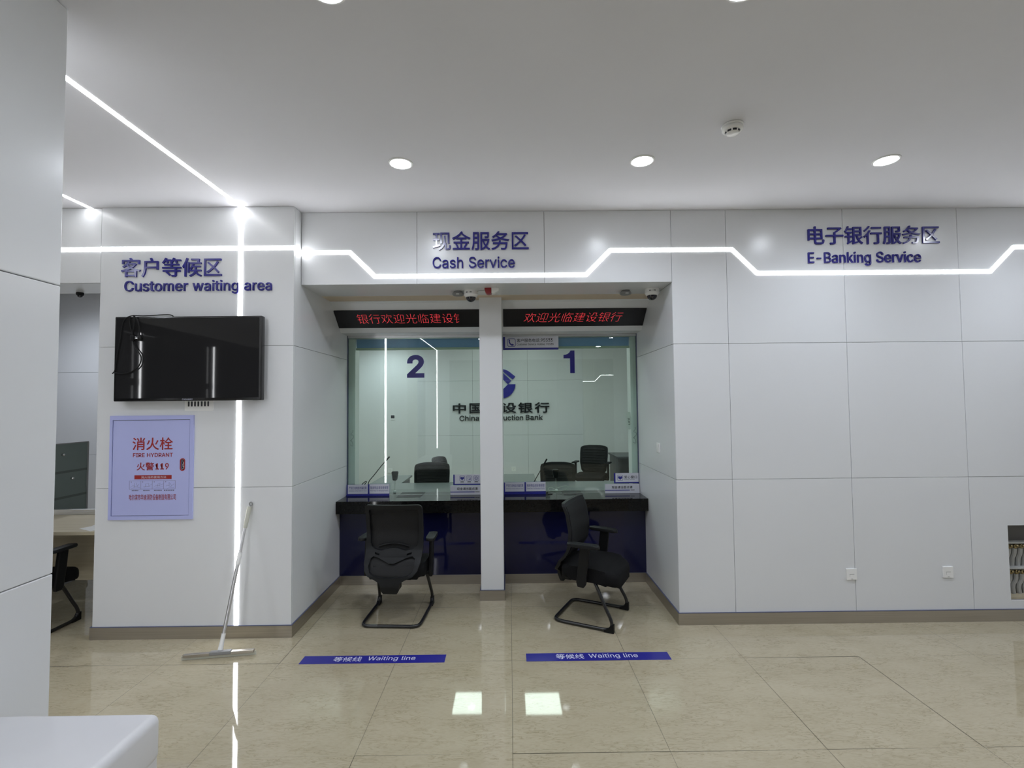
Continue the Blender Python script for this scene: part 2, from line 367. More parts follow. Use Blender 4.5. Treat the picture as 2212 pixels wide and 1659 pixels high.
# ---------------------------------------------------------------- lettering
# outlines of the sans letters used on the signs: char|advance|contours, in 1/500 em
GLYPHS = """
-|227|168,122 168,94 57,94 57,122
1|227|38,0 38,27 195,27 195,0|138,254 138,0 106,0 106,224 105,224 43,179 43,213 99,254
2|227|32,0 32,24 117,114 141,141 147,149 152,156 155,163 158,170 160,178 160,186 159,194 157,202 154,209 149,215 143,220 137,224 129,227 121,229 112,230 102,229 94,227 86,224 79,219 74,213 69,207 66,199 64,190 64,181 33,181 34,196 37,209 43,221 51,232 60,241 72,248 84,253 98,257 112,258 127,257 141,254 153,248 164,241 173,233 181,223 186,211 189,199 191,186 190,177 188,168 185,159 181,150 175,140 168,129 159,118 147,105 133,90 76,30 76,28 195,28 195,0
3|227|109,-3 94,-2 80,0 66,5 54,11 44,19 35,29 28,40 24,52 22,66 55,66 56,58 59,50 63,44 69,38 75,33 83,30 91,27 100,25 109,25 119,26 129,27 138,30 145,35 152,40 157,46 161,54 164,63 165,72 164,81 162,90 158,98 153,105 146,112 137,117 127,121 115,123 101,124 78,124 78,150 144,224 144,226 35,226 35,254 186,254 186,230 106,139 106,144 124,145 140,143 154,138 167,131 177,122 185,111 192,99 195,86 196,72 195,58 191,45 185,33 177,22 166,13 154,6 141,1 125,-2
5|227|111,-3 96,-2 82,1 70,6 59,12 49,20 41,30 35,41 32,53 30,65 61,65 62,58 65,51 69,44 74,39 80,34 87,30 94,27 102,26 111,25 120,26 130,28 138,32 146,38 152,44 157,52 161,61 163,71 164,81 163,92 161,101 157,111 151,119 145,125 137,131 129,135 119,138 109,138 100,138 92,137 84,134 76,131 69,127 64,123 34,126 48,254 183,254 183,226 75,226 67,151 68,151 74,155 81,159 89,162 97,165 106,166 115,167 126,166 137,164 147,160 156,156 165,150 172,143 179,134 185,125 189,116 193,105 195,94 195,82 194,66 191,51 184,38 176,26 166,16 154,8 141,1 126,-2
9|227|113,258 128,257 142,253 155,247 166,239 176,229 184,217 190,204 193,189 194,173 194,161 191,148 186,135 180,120 170,103 158,84 100,0 65,0 151,124 154,124 144,111 128,101 122,99 116,98 109,97 94,98 81,102 69,107 58,114 49,124 41,134 36,147 33,161 32,176 33,191 36,205 42,218 50,230 60,239 71,247 84,253 98,257|113,230 104,229 95,227 87,223 80,218 74,211 69,204 66,195 63,186 63,176 63,166 66,156 69,148 74,140 80,134 87,129 95,125 104,122 113,122 123,122 131,125 139,129 146,134 152,140 157,147 161,156 163,165 164,175 163,185 161,195 157,204 152,211 146,218 139,223 131,227 123,229
:|94|48,-2 42,-1 36,1 31,4 28,9 26,15 25,20 26,27 28,32 31,37 36,40 42,43 48,43 54,43 59,40 64,37 68,32 70,27 71,20 70,15 68,9 64,4 59,1 54,-1|48,135 42,136 36,138 31,142 28,147 26,152 25,158 26,164 28,170 31,174 36,178 42,180 48,181 54,180 59,178 64,174 68,170 70,164 71,158 70,152 68,147 64,142 59,138 54,136
A|240|8,0 101,254 138,254 231,0 198,0 144,151 132,186 116,239 123,239 106,185 95,151 43,0|55,71 55,99 185,99 185,71
B|228|30,0 30,254 121,254 137,253 152,250 164,245 175,239 184,230 190,221 195,210 198,199 199,187 198,177 197,168 193,160 189,153 184,148 178,143 172,139 165,136 157,133 157,131 166,130 174,127 182,123 189,117 196,110 201,102 205,92 208,81 209,68 208,56 205,44 200,33 193,24 184,16 172,9 158,4 142,1 123,0|62,29 122,29 140,30 154,34 165,40 172,48 176,58 178,68 177,77 175,85 171,92 166,99 160,104 153,109 144,113 135,115 124,115 62,115|62,143 119,143 128,143 136,145 144,148 151,152 157,157 162,163 165,170 167,178 168,186 167,197 163,206 156,214 147,221 135,225 120,226 62,226
C|255|134,-3 113,-2 93,4 75,12 59,25 46,40 35,58 27,78 22,101 20,127 22,153 27,176 35,197 46,215 59,230 75,242 93,251 113,256 134,258 146,257 158,255 170,252 181,248 191,242 201,236 210,228 217,219 224,209 229,198 234,187 236,174 204,174 202,183 199,190 195,197 190,204 185,209 179,214 172,218 165,222 158,224 150,226 142,228 134,228 119,227 105,223 92,216 80,207 71,196 62,182 57,166 53,148 52,127 53,107 57,88 63,72 71,59 80,47 92,38 105,32 119,28 134,26 142,27 150,28 158,30 165,33 172,36 179,40 185,45 190,51 195,57 199,64 202,72 204,80 236,80 234,68 229,56 224,45 217,36 210,27 201,19 192,12 181,7 170,2 159,-1 146,-3
D|251|109,0 48,0 48,29 107,29 127,30 144,34 159,40 171,49 182,61 189,75 195,90 198,108 200,128 198,147 195,165 190,180 182,194 172,205 160,214 145,221 129,225 110,226 47,226 47,254 113,254 136,253 157,248 176,239 192,228 206,213 217,196 225,175 229,153 231,128 229,102 224,80 217,59 206,42 192,27 175,15 156,7 134,2|62,254 62,0 30,0 30,254
E|209|30,0 30,254 186,254 186,226 62,226 62,143 178,143 178,114 62,114 62,29 188,29 188,0
F|205|30,0 30,254 185,254 185,226 62,226 62,139 173,139 173,111 62,111 62,0
H|258|30,0 30,254 62,254 62,144 196,144 196,254 228,254 228,0 196,0 196,116 62,116 62,0
I|150|16,0 16,29 59,29 59,226 16,226 16,254 135,254 135,226 91,226 91,29 135,29 135,0
K|233|52,73 52,108 70,131 87,152 106,172 182,254 224,254 116,138 114,138|30,0 30,254 62,254 62,167 62,112 62,97 62,0|186,0 94,130 114,155 224,0
N|262|30,0 30,254 68,254 172,91 181,75 194,53 207,27 202,27 200,54 200,79 199,97 199,254 232,254 232,0 193,0 101,145 89,165 74,191 54,226 60,227 61,192 62,164 62,145 62,0
P|222|30,0 30,254 118,254 136,253 152,250 166,244 178,236 187,226 195,215 200,202 203,189 204,174 203,159 200,145 195,133 187,121 178,112 166,104 152,98 136,94 118,93 55,93 55,121 116,121 129,122 139,124 149,128 156,133 162,139 167,147 170,155 172,164 172,174 172,184 170,193 167,201 162,208 156,214 148,219 139,223 129,225 116,226 62,226 62,0
R|224|30,0 30,254 118,254 136,253 153,250 167,244 178,237 188,227 195,217 200,204 204,191 205,176 204,161 200,148 195,136 188,125 178,116 166,109 152,103 136,100 118,99 48,99 48,128 117,128 129,128 140,130 149,133 156,138 162,143 167,150 170,158 172,167 173,176 172,186 170,194 167,202 162,209 156,215 149,220 140,223 129,225 116,226 62,226 62,0|177,0 115,115 151,115 214,0
S|223|112,-4 94,-3 78,0 64,5 51,11 41,20 32,30 25,42 21,54 19,68 52,68 54,59 57,51 62,44 68,38 75,33 83,29 92,27 102,25 112,25 123,25 133,27 143,30 151,34 159,40 165,46 169,53 172,61 173,70 172,77 170,84 166,89 161,94 155,99 148,102 122,111 92,120 72,126 56,135 43,145 34,156 28,170 26,186 27,200 31,213 37,224 46,234 57,242 69,249 83,254 97,257 114,258 130,257 145,254 158,249 170,242 180,234 189,224 195,213 199,202 200,189 169,189 166,201 160,211 151,219 140,225 127,228 112,229 102,229 92,227 84,224 76,220 70,215 64,209 61,203 58,195 58,188 58,180 61,173 65,167 71,162 78,158 85,154 106,147 132,140 156,132 164,128 172,124 179,119 186,113 192,106 197,99 201,90 203,80 204,69 203,56 199,43 193,32 185,21 174,13 162,5 147,0 130,-3
T|224|16,226 16,254 208,254 208,226 128,226 128,0 96,0 96,226
W|343|78,0 8,254 41,254 82,98 88,73 93,47 98,20 95,20 100,47 106,73 112,98 153,254 190,254 231,98 237,73 243,47 249,20 244,20 249,47 255,73 261,98 302,254 335,254 265,0 228,0 184,161 176,196 168,237 175,237 167,197 159,161 115,0
Y|236|102,0 102,104 8,254 46,254 96,172 111,146 125,115 112,115 126,146 140,172 191,254 228,254 134,104 134,0
a|195|80,-4 68,-4 57,-1 47,2 38,8 30,14 24,22 19,32 16,42 15,54 16,64 18,73 22,80 26,87 32,92 39,97 46,100 54,103 63,105 89,110 117,113 133,117 138,127 138,128 137,136 136,142 133,148 130,153 125,158 120,161 113,163 106,165 98,165 89,165 82,164 75,161 59,150 50,137 20,146 26,156 32,165 39,173 48,179 57,184 66,188 77,190 87,192 97,192 119,190 128,187 135,184 143,180 150,175 156,168 161,160 165,150 168,139 168,126 168,0 138,0 138,26 136,26 126,12 121,8 115,4 108,1 100,-2 90,-4|85,23 96,23 106,26 114,29 121,34 127,40 132,47 135,54 137,61 138,69 138,95 130,91 116,88 100,86 88,84 67,79 61,77 56,74 52,70 48,65 47,59 46,52 46,46 48,41 51,36 55,32 59,29 65,26 71,24 78,23
b|212|115,-4 104,-3 94,-1 86,2 79,6 74,11 69,16 59,29 56,29 56,0 26,0 26,254 57,254 57,160 59,160 69,173 73,178 79,182 86,186 94,190 103,192 115,192 130,191 144,187 156,180 168,171 177,160 185,146 191,131 194,113 195,94 194,75 191,58 185,42 177,29 168,17 157,8 144,1 130,-3|110,23 121,24 131,28 140,33 147,40 153,48 158,58 161,70 163,82 164,95 163,108 161,120 158,131 153,140 147,149 140,156 131,161 121,164 110,165 99,164 89,161 81,156 73,149 67,141 62,131 59,120 57,108 56,95 57,81 59,69 63,58 67,48 73,39 81,32 89,27 99,24
c|198|104,-4 87,-3 72,1 58,8 46,17 36,29 28,43 22,58 18,75 17,94 18,113 22,130 28,146 36,159 46,171 58,180 72,187 87,191 104,192 113,192 122,191 130,189 138,186 146,182 153,178 159,173 165,167 170,161 174,154 178,146 181,138 151,131 145,145 135,155 121,162 104,165 92,164 81,161 73,155 65,148 59,139 54,129 51,118 49,106 48,94 49,81 51,70 54,59 59,49 65,40 73,33 81,28 92,24 104,23 121,26 135,33 146,44 152,59 181,51 179,43 175,35 171,28 165,22 160,16 153,11 146,6 138,3 130,0 122,-2 113,-4
d|212|98,-4 82,-3 68,1 56,8 44,17 35,29 27,42 22,58 18,75 17,94 18,113 22,131 27,146 35,160 45,171 56,180 69,187 83,191 98,192 109,192 118,190 126,186 133,182 139,178 144,173 153,160 155,160 155,254 186,254 186,0 156,0 156,29 153,29 143,16 139,11 133,6 126,2 118,-1 109,-3|102,23 113,24 123,27 132,32 139,39 145,48 150,58 153,69 155,81 156,95 155,108 153,120 150,131 145,141 139,149 132,156 123,161 113,164 102,165 91,164 81,161 72,156 65,149 59,140 54,131 51,120 49,108 48,95 49,82 51,70 54,58 59,48 65,40 73,33 81,28 91,24
e|202|106,-4 88,-3 73,1 58,8 46,17 36,29 28,42 22,58 18,75 17,93 18,112 22,129 28,145 36,159 46,170 58,180 71,187 86,191 103,192 113,192 123,190 133,187 142,183 151,177 160,170 167,162 173,152 179,141 182,128 185,113 186,97 186,85 37,85 37,110 169,110 155,101 154,113 152,124 149,134 144,143 138,151 131,157 123,161 113,164 103,165 92,164 82,161 73,157 66,151 59,143 54,135 51,125 49,116 48,105 48,89 49,75 51,64 55,53 61,44 67,37 76,31 85,26 95,24 106,23 114,23 120,25 127,26 133,29 138,32 143,36 147,41 150,47 153,53 182,45 179,36 174,27 168,20 160,13 151,7 141,2 130,-1 119,-3
f|127|114,190 114,164 3,164 3,190|40,0 40,216 41,226 44,235 48,243 53,250 60,255 68,259 76,262 85,264 94,265 111,263 121,260 114,234 107,236 97,237 89,236 82,234 77,230 74,225 72,218 71,209 71,0
g|213|103,-75 90,-75 78,-73 67,-70 57,-66 49,-61 41,-55 35,-49 30,-42 25,-35 51,-20 61,-33 65,-37 71,-41 77,-44 85,-47 93,-48 103,-49 118,-47 130,-44 141,-38 149,-29 154,-17 156,-3 156,34 153,34 143,21 139,16 133,12 126,8 118,5 109,3 97,2 83,4 69,7 56,13 45,22 35,32 28,45 22,60 18,77 17,96 18,114 22,131 27,147 35,160 45,171 56,180 69,187 83,191 98,192 109,192 119,190 127,186 134,182 139,178 144,173 154,159 157,159 157,190 186,190 186,-4 185,-20 181,-33 175,-45 167,-54 157,-62 145,-68 132,-72 118,-74|102,30 113,30 123,33 132,38 139,44 145,51 150,61 153,71 156,83 156,96 156,109 153,121 150,132 145,141 139,150 132,156 123,161 114,164 102,165 91,164 81,161 73,156 65,149 59,141 54,131 51,120 49,109 48,96 49,84 51,72 54,61 59,52 65,44 73,38 81,33 91,30
h|205|57,113 57,0 26,0 26,254 57,254 57,144 51,144 58,159 66,172 76,181 87,187 100,191 114,192 126,191 137,189 148,184 157,178 164,170 170,160 175,149 178,135 179,120 179,0 148,0 148,118 147,131 143,143 136,152 128,159 117,163 105,165 96,164 88,162 80,159 74,154 68,148 63,141 60,133 58,124
i|83|26,0 26,190 57,190 57,0|42,221 36,222 31,224 27,227 23,231 21,236 21,242 21,247 23,252 27,256 31,259 36,261 42,262 47,261 52,259 57,256 60,252 62,247 63,242 62,236 60,231 57,227 52,224 47,222
k|190|55,68 55,106 60,106 142,190 180,190 92,100 89,100|26,0 26,254 57,254 57,0|147,0 74,93 96,114 186,0
l|95|70,-1 56,0 45,4 37,10 31,19 27,29 26,42 26,254 57,254 57,49 57,42 58,35 60,31 63,28 67,27 73,26 80,26 85,27 90,1 81,0
m|305|26,0 26,190 56,190 56,148 54,148 57,157 61,166 66,173 72,179 79,184 86,188 94,191 102,193 110,193 123,192 134,187 144,180 151,171 157,160 160,147 156,147 159,156 163,164 169,172 175,178 182,183 190,187 199,191 208,192 218,193 229,192 239,190 249,186 257,180 264,173 270,164 275,154 278,141 278,128 278,0 248,0 248,127 247,139 243,149 236,156 228,161 219,164 209,165 201,165 194,163 187,160 181,156 177,151 173,145 170,139 168,131 168,124 168,0 137,0 137,130 136,140 132,148 126,156 119,161 110,164 100,165 92,165 85,163 79,160 73,156 67,151 63,145 60,137 58,129 57,119 57,0
n|205|57,113 57,0 26,0 26,190 56,190 56,144 51,144 58,159 66,172 76,181 87,187 100,191 114,192 126,191 137,189 147,184 156,178 164,170 170,160 175,149 178,135 179,120 179,0 148,0 148,118 147,131 143,143 136,152 128,159 117,163 105,165 96,164 88,162 80,159 74,154 68,148 63,141 60,133 58,124
o|208|104,-4 87,-3 72,1 58,8 46,17 36,29 28,43 22,58 18,75 17,94 18,113 22,130 28,146 36,159 46,171 58,180 72,187 87,191 104,192 120,191 136,187 149,180 161,171 171,159 180,146 186,130 189,113 191,94 189,75 186,58 180,43 171,29 161,17 149,8 136,1 120,-3|104,23 116,24 126,28 135,33 143,40 149,49 154,59 157,70 159,81 160,94 159,106 157,118 154,129 149,139 143,148 135,155 126,161 116,164 104,165 92,164 81,161 73,155 65,148 59,139 54,129 51,118 49,106 48,94 49,81 51,70 54,59 59,49 65,40 73,33 81,28 92,24
p|212|26,-71 26,190 56,190 56,160 59,160 69,173 73,178 79,182 86,186 94,190 103,192 115,192 130,191 144,187 156,180 168,171 177,160 185,146 191,131 194,113 195,94 194,75 191,58 185,42 177,29 168,17 157,8 144,1 130,-3 115,-4 104,-3 94,-1 86,2 79,6 74,11 69,16 59,29 57,29 57,-71|110,23 121,24 131,28 140,33 147,40 153,48 158,58 161,70 163,82 164,95 163,108 161,120 158,131 153,140 147,149 140,156 131,161 121,164 110,165 99,164 89,161 81,156 73,149 67,141 62,131 59,120 57,108 56,95 57,81 59,69 63,58 67,48 73,39 81,32 89,27 99,24
r|130|26,0 26,190 56,190 56,160 58,160 62,169 68,177 76,184 85,188 96,191 107,192 115,192 122,192 122,161 115,162 103,163 95,162 87,160 80,157 73,153 67,148 63,142 60,135 58,127 57,118 57,0
s|182|91,-4 78,-3 67,-2 56,2 46,6 38,12 31,19 25,27 21,37 18,47 47,53 50,44 55,36 62,30 70,26 80,24 91,23 103,24 113,26 122,31 129,37 133,44 134,51 133,58 131,63 127,68 122,72 115,75 106,78 75,85 59,90 46,96 36,104 29,113 25,124 23,137 24,147 27,157 33,166 39,173 48,180 58,185 69,189 81,191 94,192 106,192 117,190 127,186 136,182 143,176 149,170 155,162 159,154 162,145 134,139 131,146 127,152 121,158 114,163 105,165 94,166 83,165 74,163 65,158 59,153 56,146 54,139 55,132 58,126 62,122 68,118 76,114 86,111 115,105 131,100 143,93 153,86 160,76 164,66 166,53 165,43 161,33 156,24 149,16 140,9 130,3 118,-1 105,-3
t|114|102,190 102,164 3,164 3,190|32,236 63,236 63,49 64,41 65,35 68,31 72,27 78,26 85,25 93,26 101,27 107,1 96,-1 84,-2 69,-1 56,4 46,11 38,20 34,32 32,46
u|205|91,-3 79,-2 68,1 57,5 48,12 41,20 35,29 30,41 27,54 26,69 26,190 57,190 57,72 58,58 62,47 68,37 77,31 88,26 100,25 109,26 117,28 125,31 131,36 137,41 142,48 145,57 147,66 148,76 148,190 179,190 179,0 149,0 149,46 154,46 147,30 139,18 129,8 117,2 105,-1
v|195|81,0 9,190 42,190 83,78 93,43 103,10 92,10 101,43 112,78 152,190 186,190 113,0
w|284|69,0 11,190 44,190 67,107 77,68 88,21 82,21 93,67 103,107 126,190 158,190 181,107 191,68 201,21 196,21 206,68 217,107 240,190 272,190 215,0 184,0 159,86 152,112 145,140 138,169 145,169 138,140 131,112 124,86 99,0
y|195|24,-69 31,-43 36,-44 52,-44 57,-43 61,-41 65,-37 69,-32 72,-26 75,-18 81,-1 9,190 42,190 83,78 93,43 103,10 92,10 101,43 112,78 153,190 186,190 102,-29 98,-38 93,-47 88,-54 83,-59 76,-64 70,-68 62,-70 54,-72 46,-73 32,-72
"""
GL = {}
for ln in GLYPHS.strip().split('\n'):
    p = ln.split('|') if not ln.startswith('|') else ['|'] + ln[2:].split('|')
    GL[p[0]] = (int(p[1]) / 500.0, [[tuple(int(c) / 500.0 for c in q.split(',')) for q in r.split(' ')] for r in p[2:] if r])
def area(r):
    return sum(a[0] * b[1] - b[0] * a[1] for a, b in zip(r, r[1:] + r[:1])) / 2
def inside(pt, r):
    c = False
    for a, b in zip(r, r[1:] + r[:1]):
        if (a[1] > pt[1]) != (b[1] > pt[1]) and pt[0] < (b[0] - a[0]) * (pt[1] - a[1]) / (b[1] - a[1]) + a[0]:
            c = not c
    return c
def poly_curve(loops, offset=0.0):
    c = bpy.data.curves.new('t', 'CURVE')
    c.dimensions = '2D'; c.fill_mode = 'BOTH'; c.offset = offset
    for r in loops:
        sp = c.splines.new('POLY')
        sp.points.add(len(r) - 1)
        for k, q in enumerate(r):
            sp.points[k].co = (q[0], q[1], 0, 1)
        sp.use_cyclic_u = True
    return c
def flat_text(s, bold=0.0):
    """list of flat meshes (u,v) for a string"""
    if all(ch in GL or ch == ' ' for ch in s):
        layers = {}
        x = 0.0
        for ch in s:
            if ch == ' ':
                x += 0.22; continue
            adv, loops = GL[ch]
            A = [area(r) for r in loops]
            big = max(A, key=abs)
            outs = [r for r, a in zip(loops, A) if a * big > 0]
            holes = [r for r, a in zip(loops, A) if a * big < 0]
            for k, r in enumerate(outs):
                L = layers.setdefault(k, [])
                L.append([(p[0] + x, p[1]) for p in r])
                for h in holes:
                    if inside(h[0], r):
                        L.append([(p[0] + x, p[1]) for p in h])
            x += adv
        return [mesh_of(poly_curve(L, bold)) for L in layers.values()]
    out = []
    for dx, dy in (((0, 0),) if bold <= 0 else ((-bold, 0), (bold, 0), (0, -bold), (0, bold))):
        c = bpy.data.curves.new('t', 'FONT')
        c.body = s; c.size = 1; c.resolution_u = 3; c.offset = min(bold, 0.0)
        me = mesh_of(c)
        me.transform(Matrix.Translation((dx, dy, 0)))
        out.append(me)
    return out
def text_bm(s, u0, u1, v0, v1, depth, bold=0.0, shear=0.0, keep=False):
    """lettering scaled into the rectangle, front face at +depth"""
    t = bmesh.new()
    for k, me in enumerate(flat_text(s, bold)):
        me.transform(Matrix.Translation((0, 0, 0.00012 * k)))      # overlapping strokes lie a hair apart
        t.from_mesh(me)
        bpy.data.meshes.remove(me)
    for v in t.verts:
        v.co.x += v.co.y * shear
    xs = [v.co.x for v in t.verts]; ys = [v.co.y for v in t.verts]
    a, b, c, d = min(xs), max(xs), min(ys), max(ys)
    for v in t.verts:
        v.co = Vector((u0 + (v.co.x - a) / (b - a) * (u1 - u0), v0 + (v.co.y - c) / (d - c) * (v1 - v0), depth + v.co.z))
    for f in t.faces:
        if f.normal.z < 0: f.normal_flip()
    if depth > 0.0012:
        bnd = [e for e in t.edges if e.is_boundary]
        r = bmesh.ops.extrude_edge_only(t, edges=bnd)
        for g in r['geom']:
            if isinstance(g, bmesh.types.BMVert): g.co.z = 0.0
    t.normal_update()
    return t
def basis(o, U, V):
    U = Vector(U).normalized(); V = Vector(V).normalized(); N = U.cross(V)
    m = Matrix((U, V, N)).transposed().to_4x4()
    m.translation = Vector(o)
    return m
def wall_basis(y):      # faces the camera (-Y): u = X, v = Z
    return basis((0, y, 0), (1, 0, 0), (0, 0, 1))
def lettering(name, s, rect, mx, depth, m, parent=None, **k):
    mb = MB()
    for (txt, (u0, u1, v0, v1)) in (zip(s, rect) if isinstance(s, list) else [(s, rect)]):
        mb.join(text_bm(txt, u0, u1, v0, v1, depth, **k), mx)
    return mb.build(name, m, parent)
def plate_bm(loops, thick, zcuts=(), bev=0.0):
    """flat plate with holes in u,v; from n=0 to n=thick"""
    me = mesh_of(poly_curve(loops))
    t = bmesh.new(); t.from_mesh(me); bpy.data.meshes.remove(me)
    bmesh.ops.remove_doubles(t, verts=t.verts, dist=1e-5)
    for f in t.faces:
        if f.normal.z > 0: f.normal_flip()
    for z in zcuts:
        bmesh.ops.bisect_plane(t, geom=list(t.verts) + list(t.edges) + list(t.faces), plane_co=(0, z, 0), plane_no=(0, 1, 0))
    base = list(t.faces)
    r = bmesh.ops.extrude_face_region(t, geom=base, use_keep_orig=True)
    for g in r['geom']:
        if isinstance(g, bmesh.types.BMVert): g.co.z += thick
    bmesh.ops.recalc_face_normals(t, faces=t.faces)
    return t
def arc(cx, cy, r, a0, a1, n=10):
    return [(cx + r * math.cos(math.radians(a0 + (a1 - a0) * k / n)), cy + r * math.sin(math.radians(a0 + (a1 - a0) * k / n))) for k in range(n + 1)]
def rrect(x0, x1, y0, y1, r, n=5):
    return arc(x1 - r, y1 - r, r, 0, 90, n) + arc(x0 + r, y1 - r, r, 90, 180, n) + arc(x0 + r, y0 + r, r, 180, 270, n) + arc(x1 - r, y0 + r, r, 270, 360, n)
def strip_mesh(path, w, normal, d=0.002):
    """ribbon of width w along a polyline lying on a plane, d proud of it"""
    N = Vector(normal)
    pts = [Vector(p) for p in path]
    t = bmesh.new()
    Ls, Rs = [], []
    for i, p in enumerate(pts):
        d0 = (p - pts[i - 1]).normalized() if i else None
        d1 = (pts[i + 1] - p).normalized() if i + 1 < len(pts) else None
        s0 = N.cross(d0) if d0 else None
        s1 = N.cross(d1) if d1 else None
        if s0 is None: s = s1; k = 1
        elif s1 is None: s = s0; k = 1
        else:
            s = (s0 + s1).normalized(); k = 1 / max(0.3, s.dot(s0))
        Ls.append(p + s * w / 2 * k); Rs.append(p - s * w / 2 * k)
    top = [[t.verts.new(q + N * d) for q in Ls], [t.verts.new(q + N * d) for q in Rs]]
    bot = [[t.verts.new(q - N * 0.004) for q in Ls], [t.verts.new(q - N * 0.004) for q in Rs]]
    n = len(pts)
    for i in range(n - 1):
        t.faces.new((top[0][i], top[1][i], top[1][i + 1], top[0][i + 1]))
        t.faces.new((bot[0][i], bot[0][i + 1], bot[1][i + 1], bot[1][i]))
        t.faces.new((top[0][i], top[0][i + 1], bot[0][i + 1], bot[0][i]))
        t.faces.new((top[1][i], bot[1][i], bot[1][i + 1], top[1][i + 1]))
    for i in (0, n - 1):
        t.faces.new((top[0][i], bot[0][i], bot[1][i], top[1][i]))
    bmesh.ops.recalc_face_normals(t, faces=t.faces)
    return t
# ---------------------------------------------------------------- the room
H = 3.35          # hall ceiling
YF = 3.975        # face of the fascia and of the right-hand wall
YB = 3.845        # face of the projecting wall block on the left
XL, XR = -1.69, 1.338   # side walls of the service recess
ROWS = [(0.0, 1.144), (1.144, 2.243), (2.243, H)]
SOF = 2.752       # underside of the fascia
GAP = 0.0014

def panels_y(mb, y, cols, rows, th=0.018):         # panels facing -Y
    for a, b in cols:
        for c, d in rows:
            mb.box(a + GAP, b - GAP, y, y + th, c + GAP, d - GAP, 0.0012, 1)
def panels_x(mb, x, th, cols, rows):               # panels facing +-X (th signed)
    for a, b in cols:
        for c, d in rows:
            mb.box(x, x + th, a + GAP, b - GAP, c + GAP, d - GAP, 0.0012, 1)

# floor: real tiles, each lying a hair out of true, as the broken reflections show
mb = MB()
xs = [-5.6] + [0.8 * k for k in range(-6, 7)] + [5.5]
ys = [-4.05] + [2.56 + 0.9 * k for k in range(-7, 9)] + [10.4]
for i in range(len(xs) - 1):
    for j in range(len(ys) - 1):
        if ys[j + 1] - ys[j] < 0.05: continue
        g = 0.0010
        x0, x1, y0, y1 = xs[i] + g, xs[i + 1] - g, ys[j] + g, ys[j + 1] - g
        tx, ty = random.uniform(-1, 1) * 0.0006, random.uniform(-1, 1) * 0.0006
        z = [-0.0005 - tx - ty, -0.0005 + tx - ty, -0.0005 + tx + ty, -0.0005 - tx + ty]
        m0 = max(z)
        vs = [mb.bm.verts.new((px, py, pz - m0)) for (px, py), pz in zip(((x0, y0), (x1, y0), (x1, y1), (x0, y1)), z)]
        mb.bm.faces.new(vs)
for j in range(len(ys) - 1):
    if 3.3 < ys[j] < 6.6:
        for a, b in ((-7.2, -6.4), (-6.4, -5.6)):
            mb.box(a + 0.001, b - 0.001, ys[j] + 0.001, min(ys[j + 1], 6.6) - 0.001, -0.003, 0.0)
mb.mi = 1
mb.box(-5.6, 5.5, -4.05, 10.4, -0.10, -0.0045)
mb.box(-7.2, -5.6, 3.46, 6.6, -0.10, -0.0045)
struct(mb.build('floor', [M['floor'], M['grout']]))

# ceilings
struct(MB().box(-5.7, 5.6, -4.15, 6.7, H, H + 0.1).box(-7.3, -5.7, 3.8, 6.7, H, H + 0.1).build('ceiling', M['ceil']))
struct(MB().box(-3.3, 3.3, 5.21, 10.4, 3.12, 3.2).build('ceiling_teller_room', M['ceil']))

# front: fascia over the recess and the panelled wall right of it
mb = MB()
panels_y(mb, YF, [(XL + 0.002, -0.746), (-0.746, 0.297), (0.297, XR)], [(SOF, H)])
cols = [(XR, 1.789), (1.789, 2.754), (2.754, 3.70)]
panels_y(mb, YF, cols, ROWS)
panels_y(mb, YF, [(3.70, 4.80), (4.80, 5.5)], ROWS[1:])
panels_y(mb, YF, [(4.80, 5.5)], ROWS[:1])
NX0, NX1, NZ0, NZ1 = 3.998, 4.66, 0.158, 0.753      # opening of the manifold niche
mb.join(plate_bm([[(3.70 + GAP, GAP), (4.80 - GAP, GAP), (4.80 - GAP, 1.144 - GAP), (3.70 + GAP, 1.144 - GAP)],
                  [(NX0, NZ0), (NX1, NZ0), (NX1, NZ1), (NX0, NZ1)]], 0.018), wall_basis(YF + 0.018))
mb.mi = 1
mb.box(XL, XR, YF + 0.0185, YF + 0.10, SOF + 0.004, H)
mb.box(XR + 0.004, NX0, YF + 0.0185, YF + 0.16, 0, H)
mb.box(NX0, NX1, YF + 0.0185, YF + 0.16, NZ1, H)
mb.box(NX0, NX1, YF + 0.0185, YF + 0.16, 0, NZ0)
mb.box(NX1, 5.5, YF + 0.0185, YF + 0.16, 0, H)
mb.mi = 2
mb.box(NX0, NX1, YF + 0.13, YF + 0.16, NZ0, NZ1)
struct(mb.build('wall_front', [M['panel'], M['seam'], M['niche']]))

# projecting block with the television; its right flank is the left side of the recess
mb = MB()
panels_y(mb, YB, [(-3.21, XL)], ROWS)
panels_x(mb, XL, -0.018, [(YB + 0.018, 5.16)], ROWS)
panels_x(mb, -3.21, 0.018, [(YB + 0.018, 5.16)], ROWS)
mb.mi = 1
mb.box(-3.19, XL - 0.0185, YB + 0.0185, 5.16, 0, H)
struct(mb.build('wall_block', [M['panel'], M['seam']]))

# right side of the recess
mb = MB()
panels_x(mb, XR, 0.018, [(YF + 0.002, 5.16)], [(0, 1.144), (1.144, 2.243), (2.243, SOF)])
mb.mi = 1
mb.box(XR + 0.0185, 1.60, YF + 0.17, 5.16, 0, SOF + 0.1)
struct(mb.build('wall_recess_right', [M['panel'], M['seam']]))

# underside of the fascia, raw board strip behind it
struct(MB().box(XL, XR, YF + 0.019, 4.40, SOF, SOF + 0.003).build('trim_1', M['panel']))
struct(MB().box(XL, XR, 4.40, 4.624, SOF + 0.001, SOF + 0.02).build('trim_2', M['beige']))
mb = MB().box(XL, XR, YF + 0.10, 5.16, SOF + 0.021, SOF + 0.12)
struct(mb.build('ceiling_recess', M['paint']))

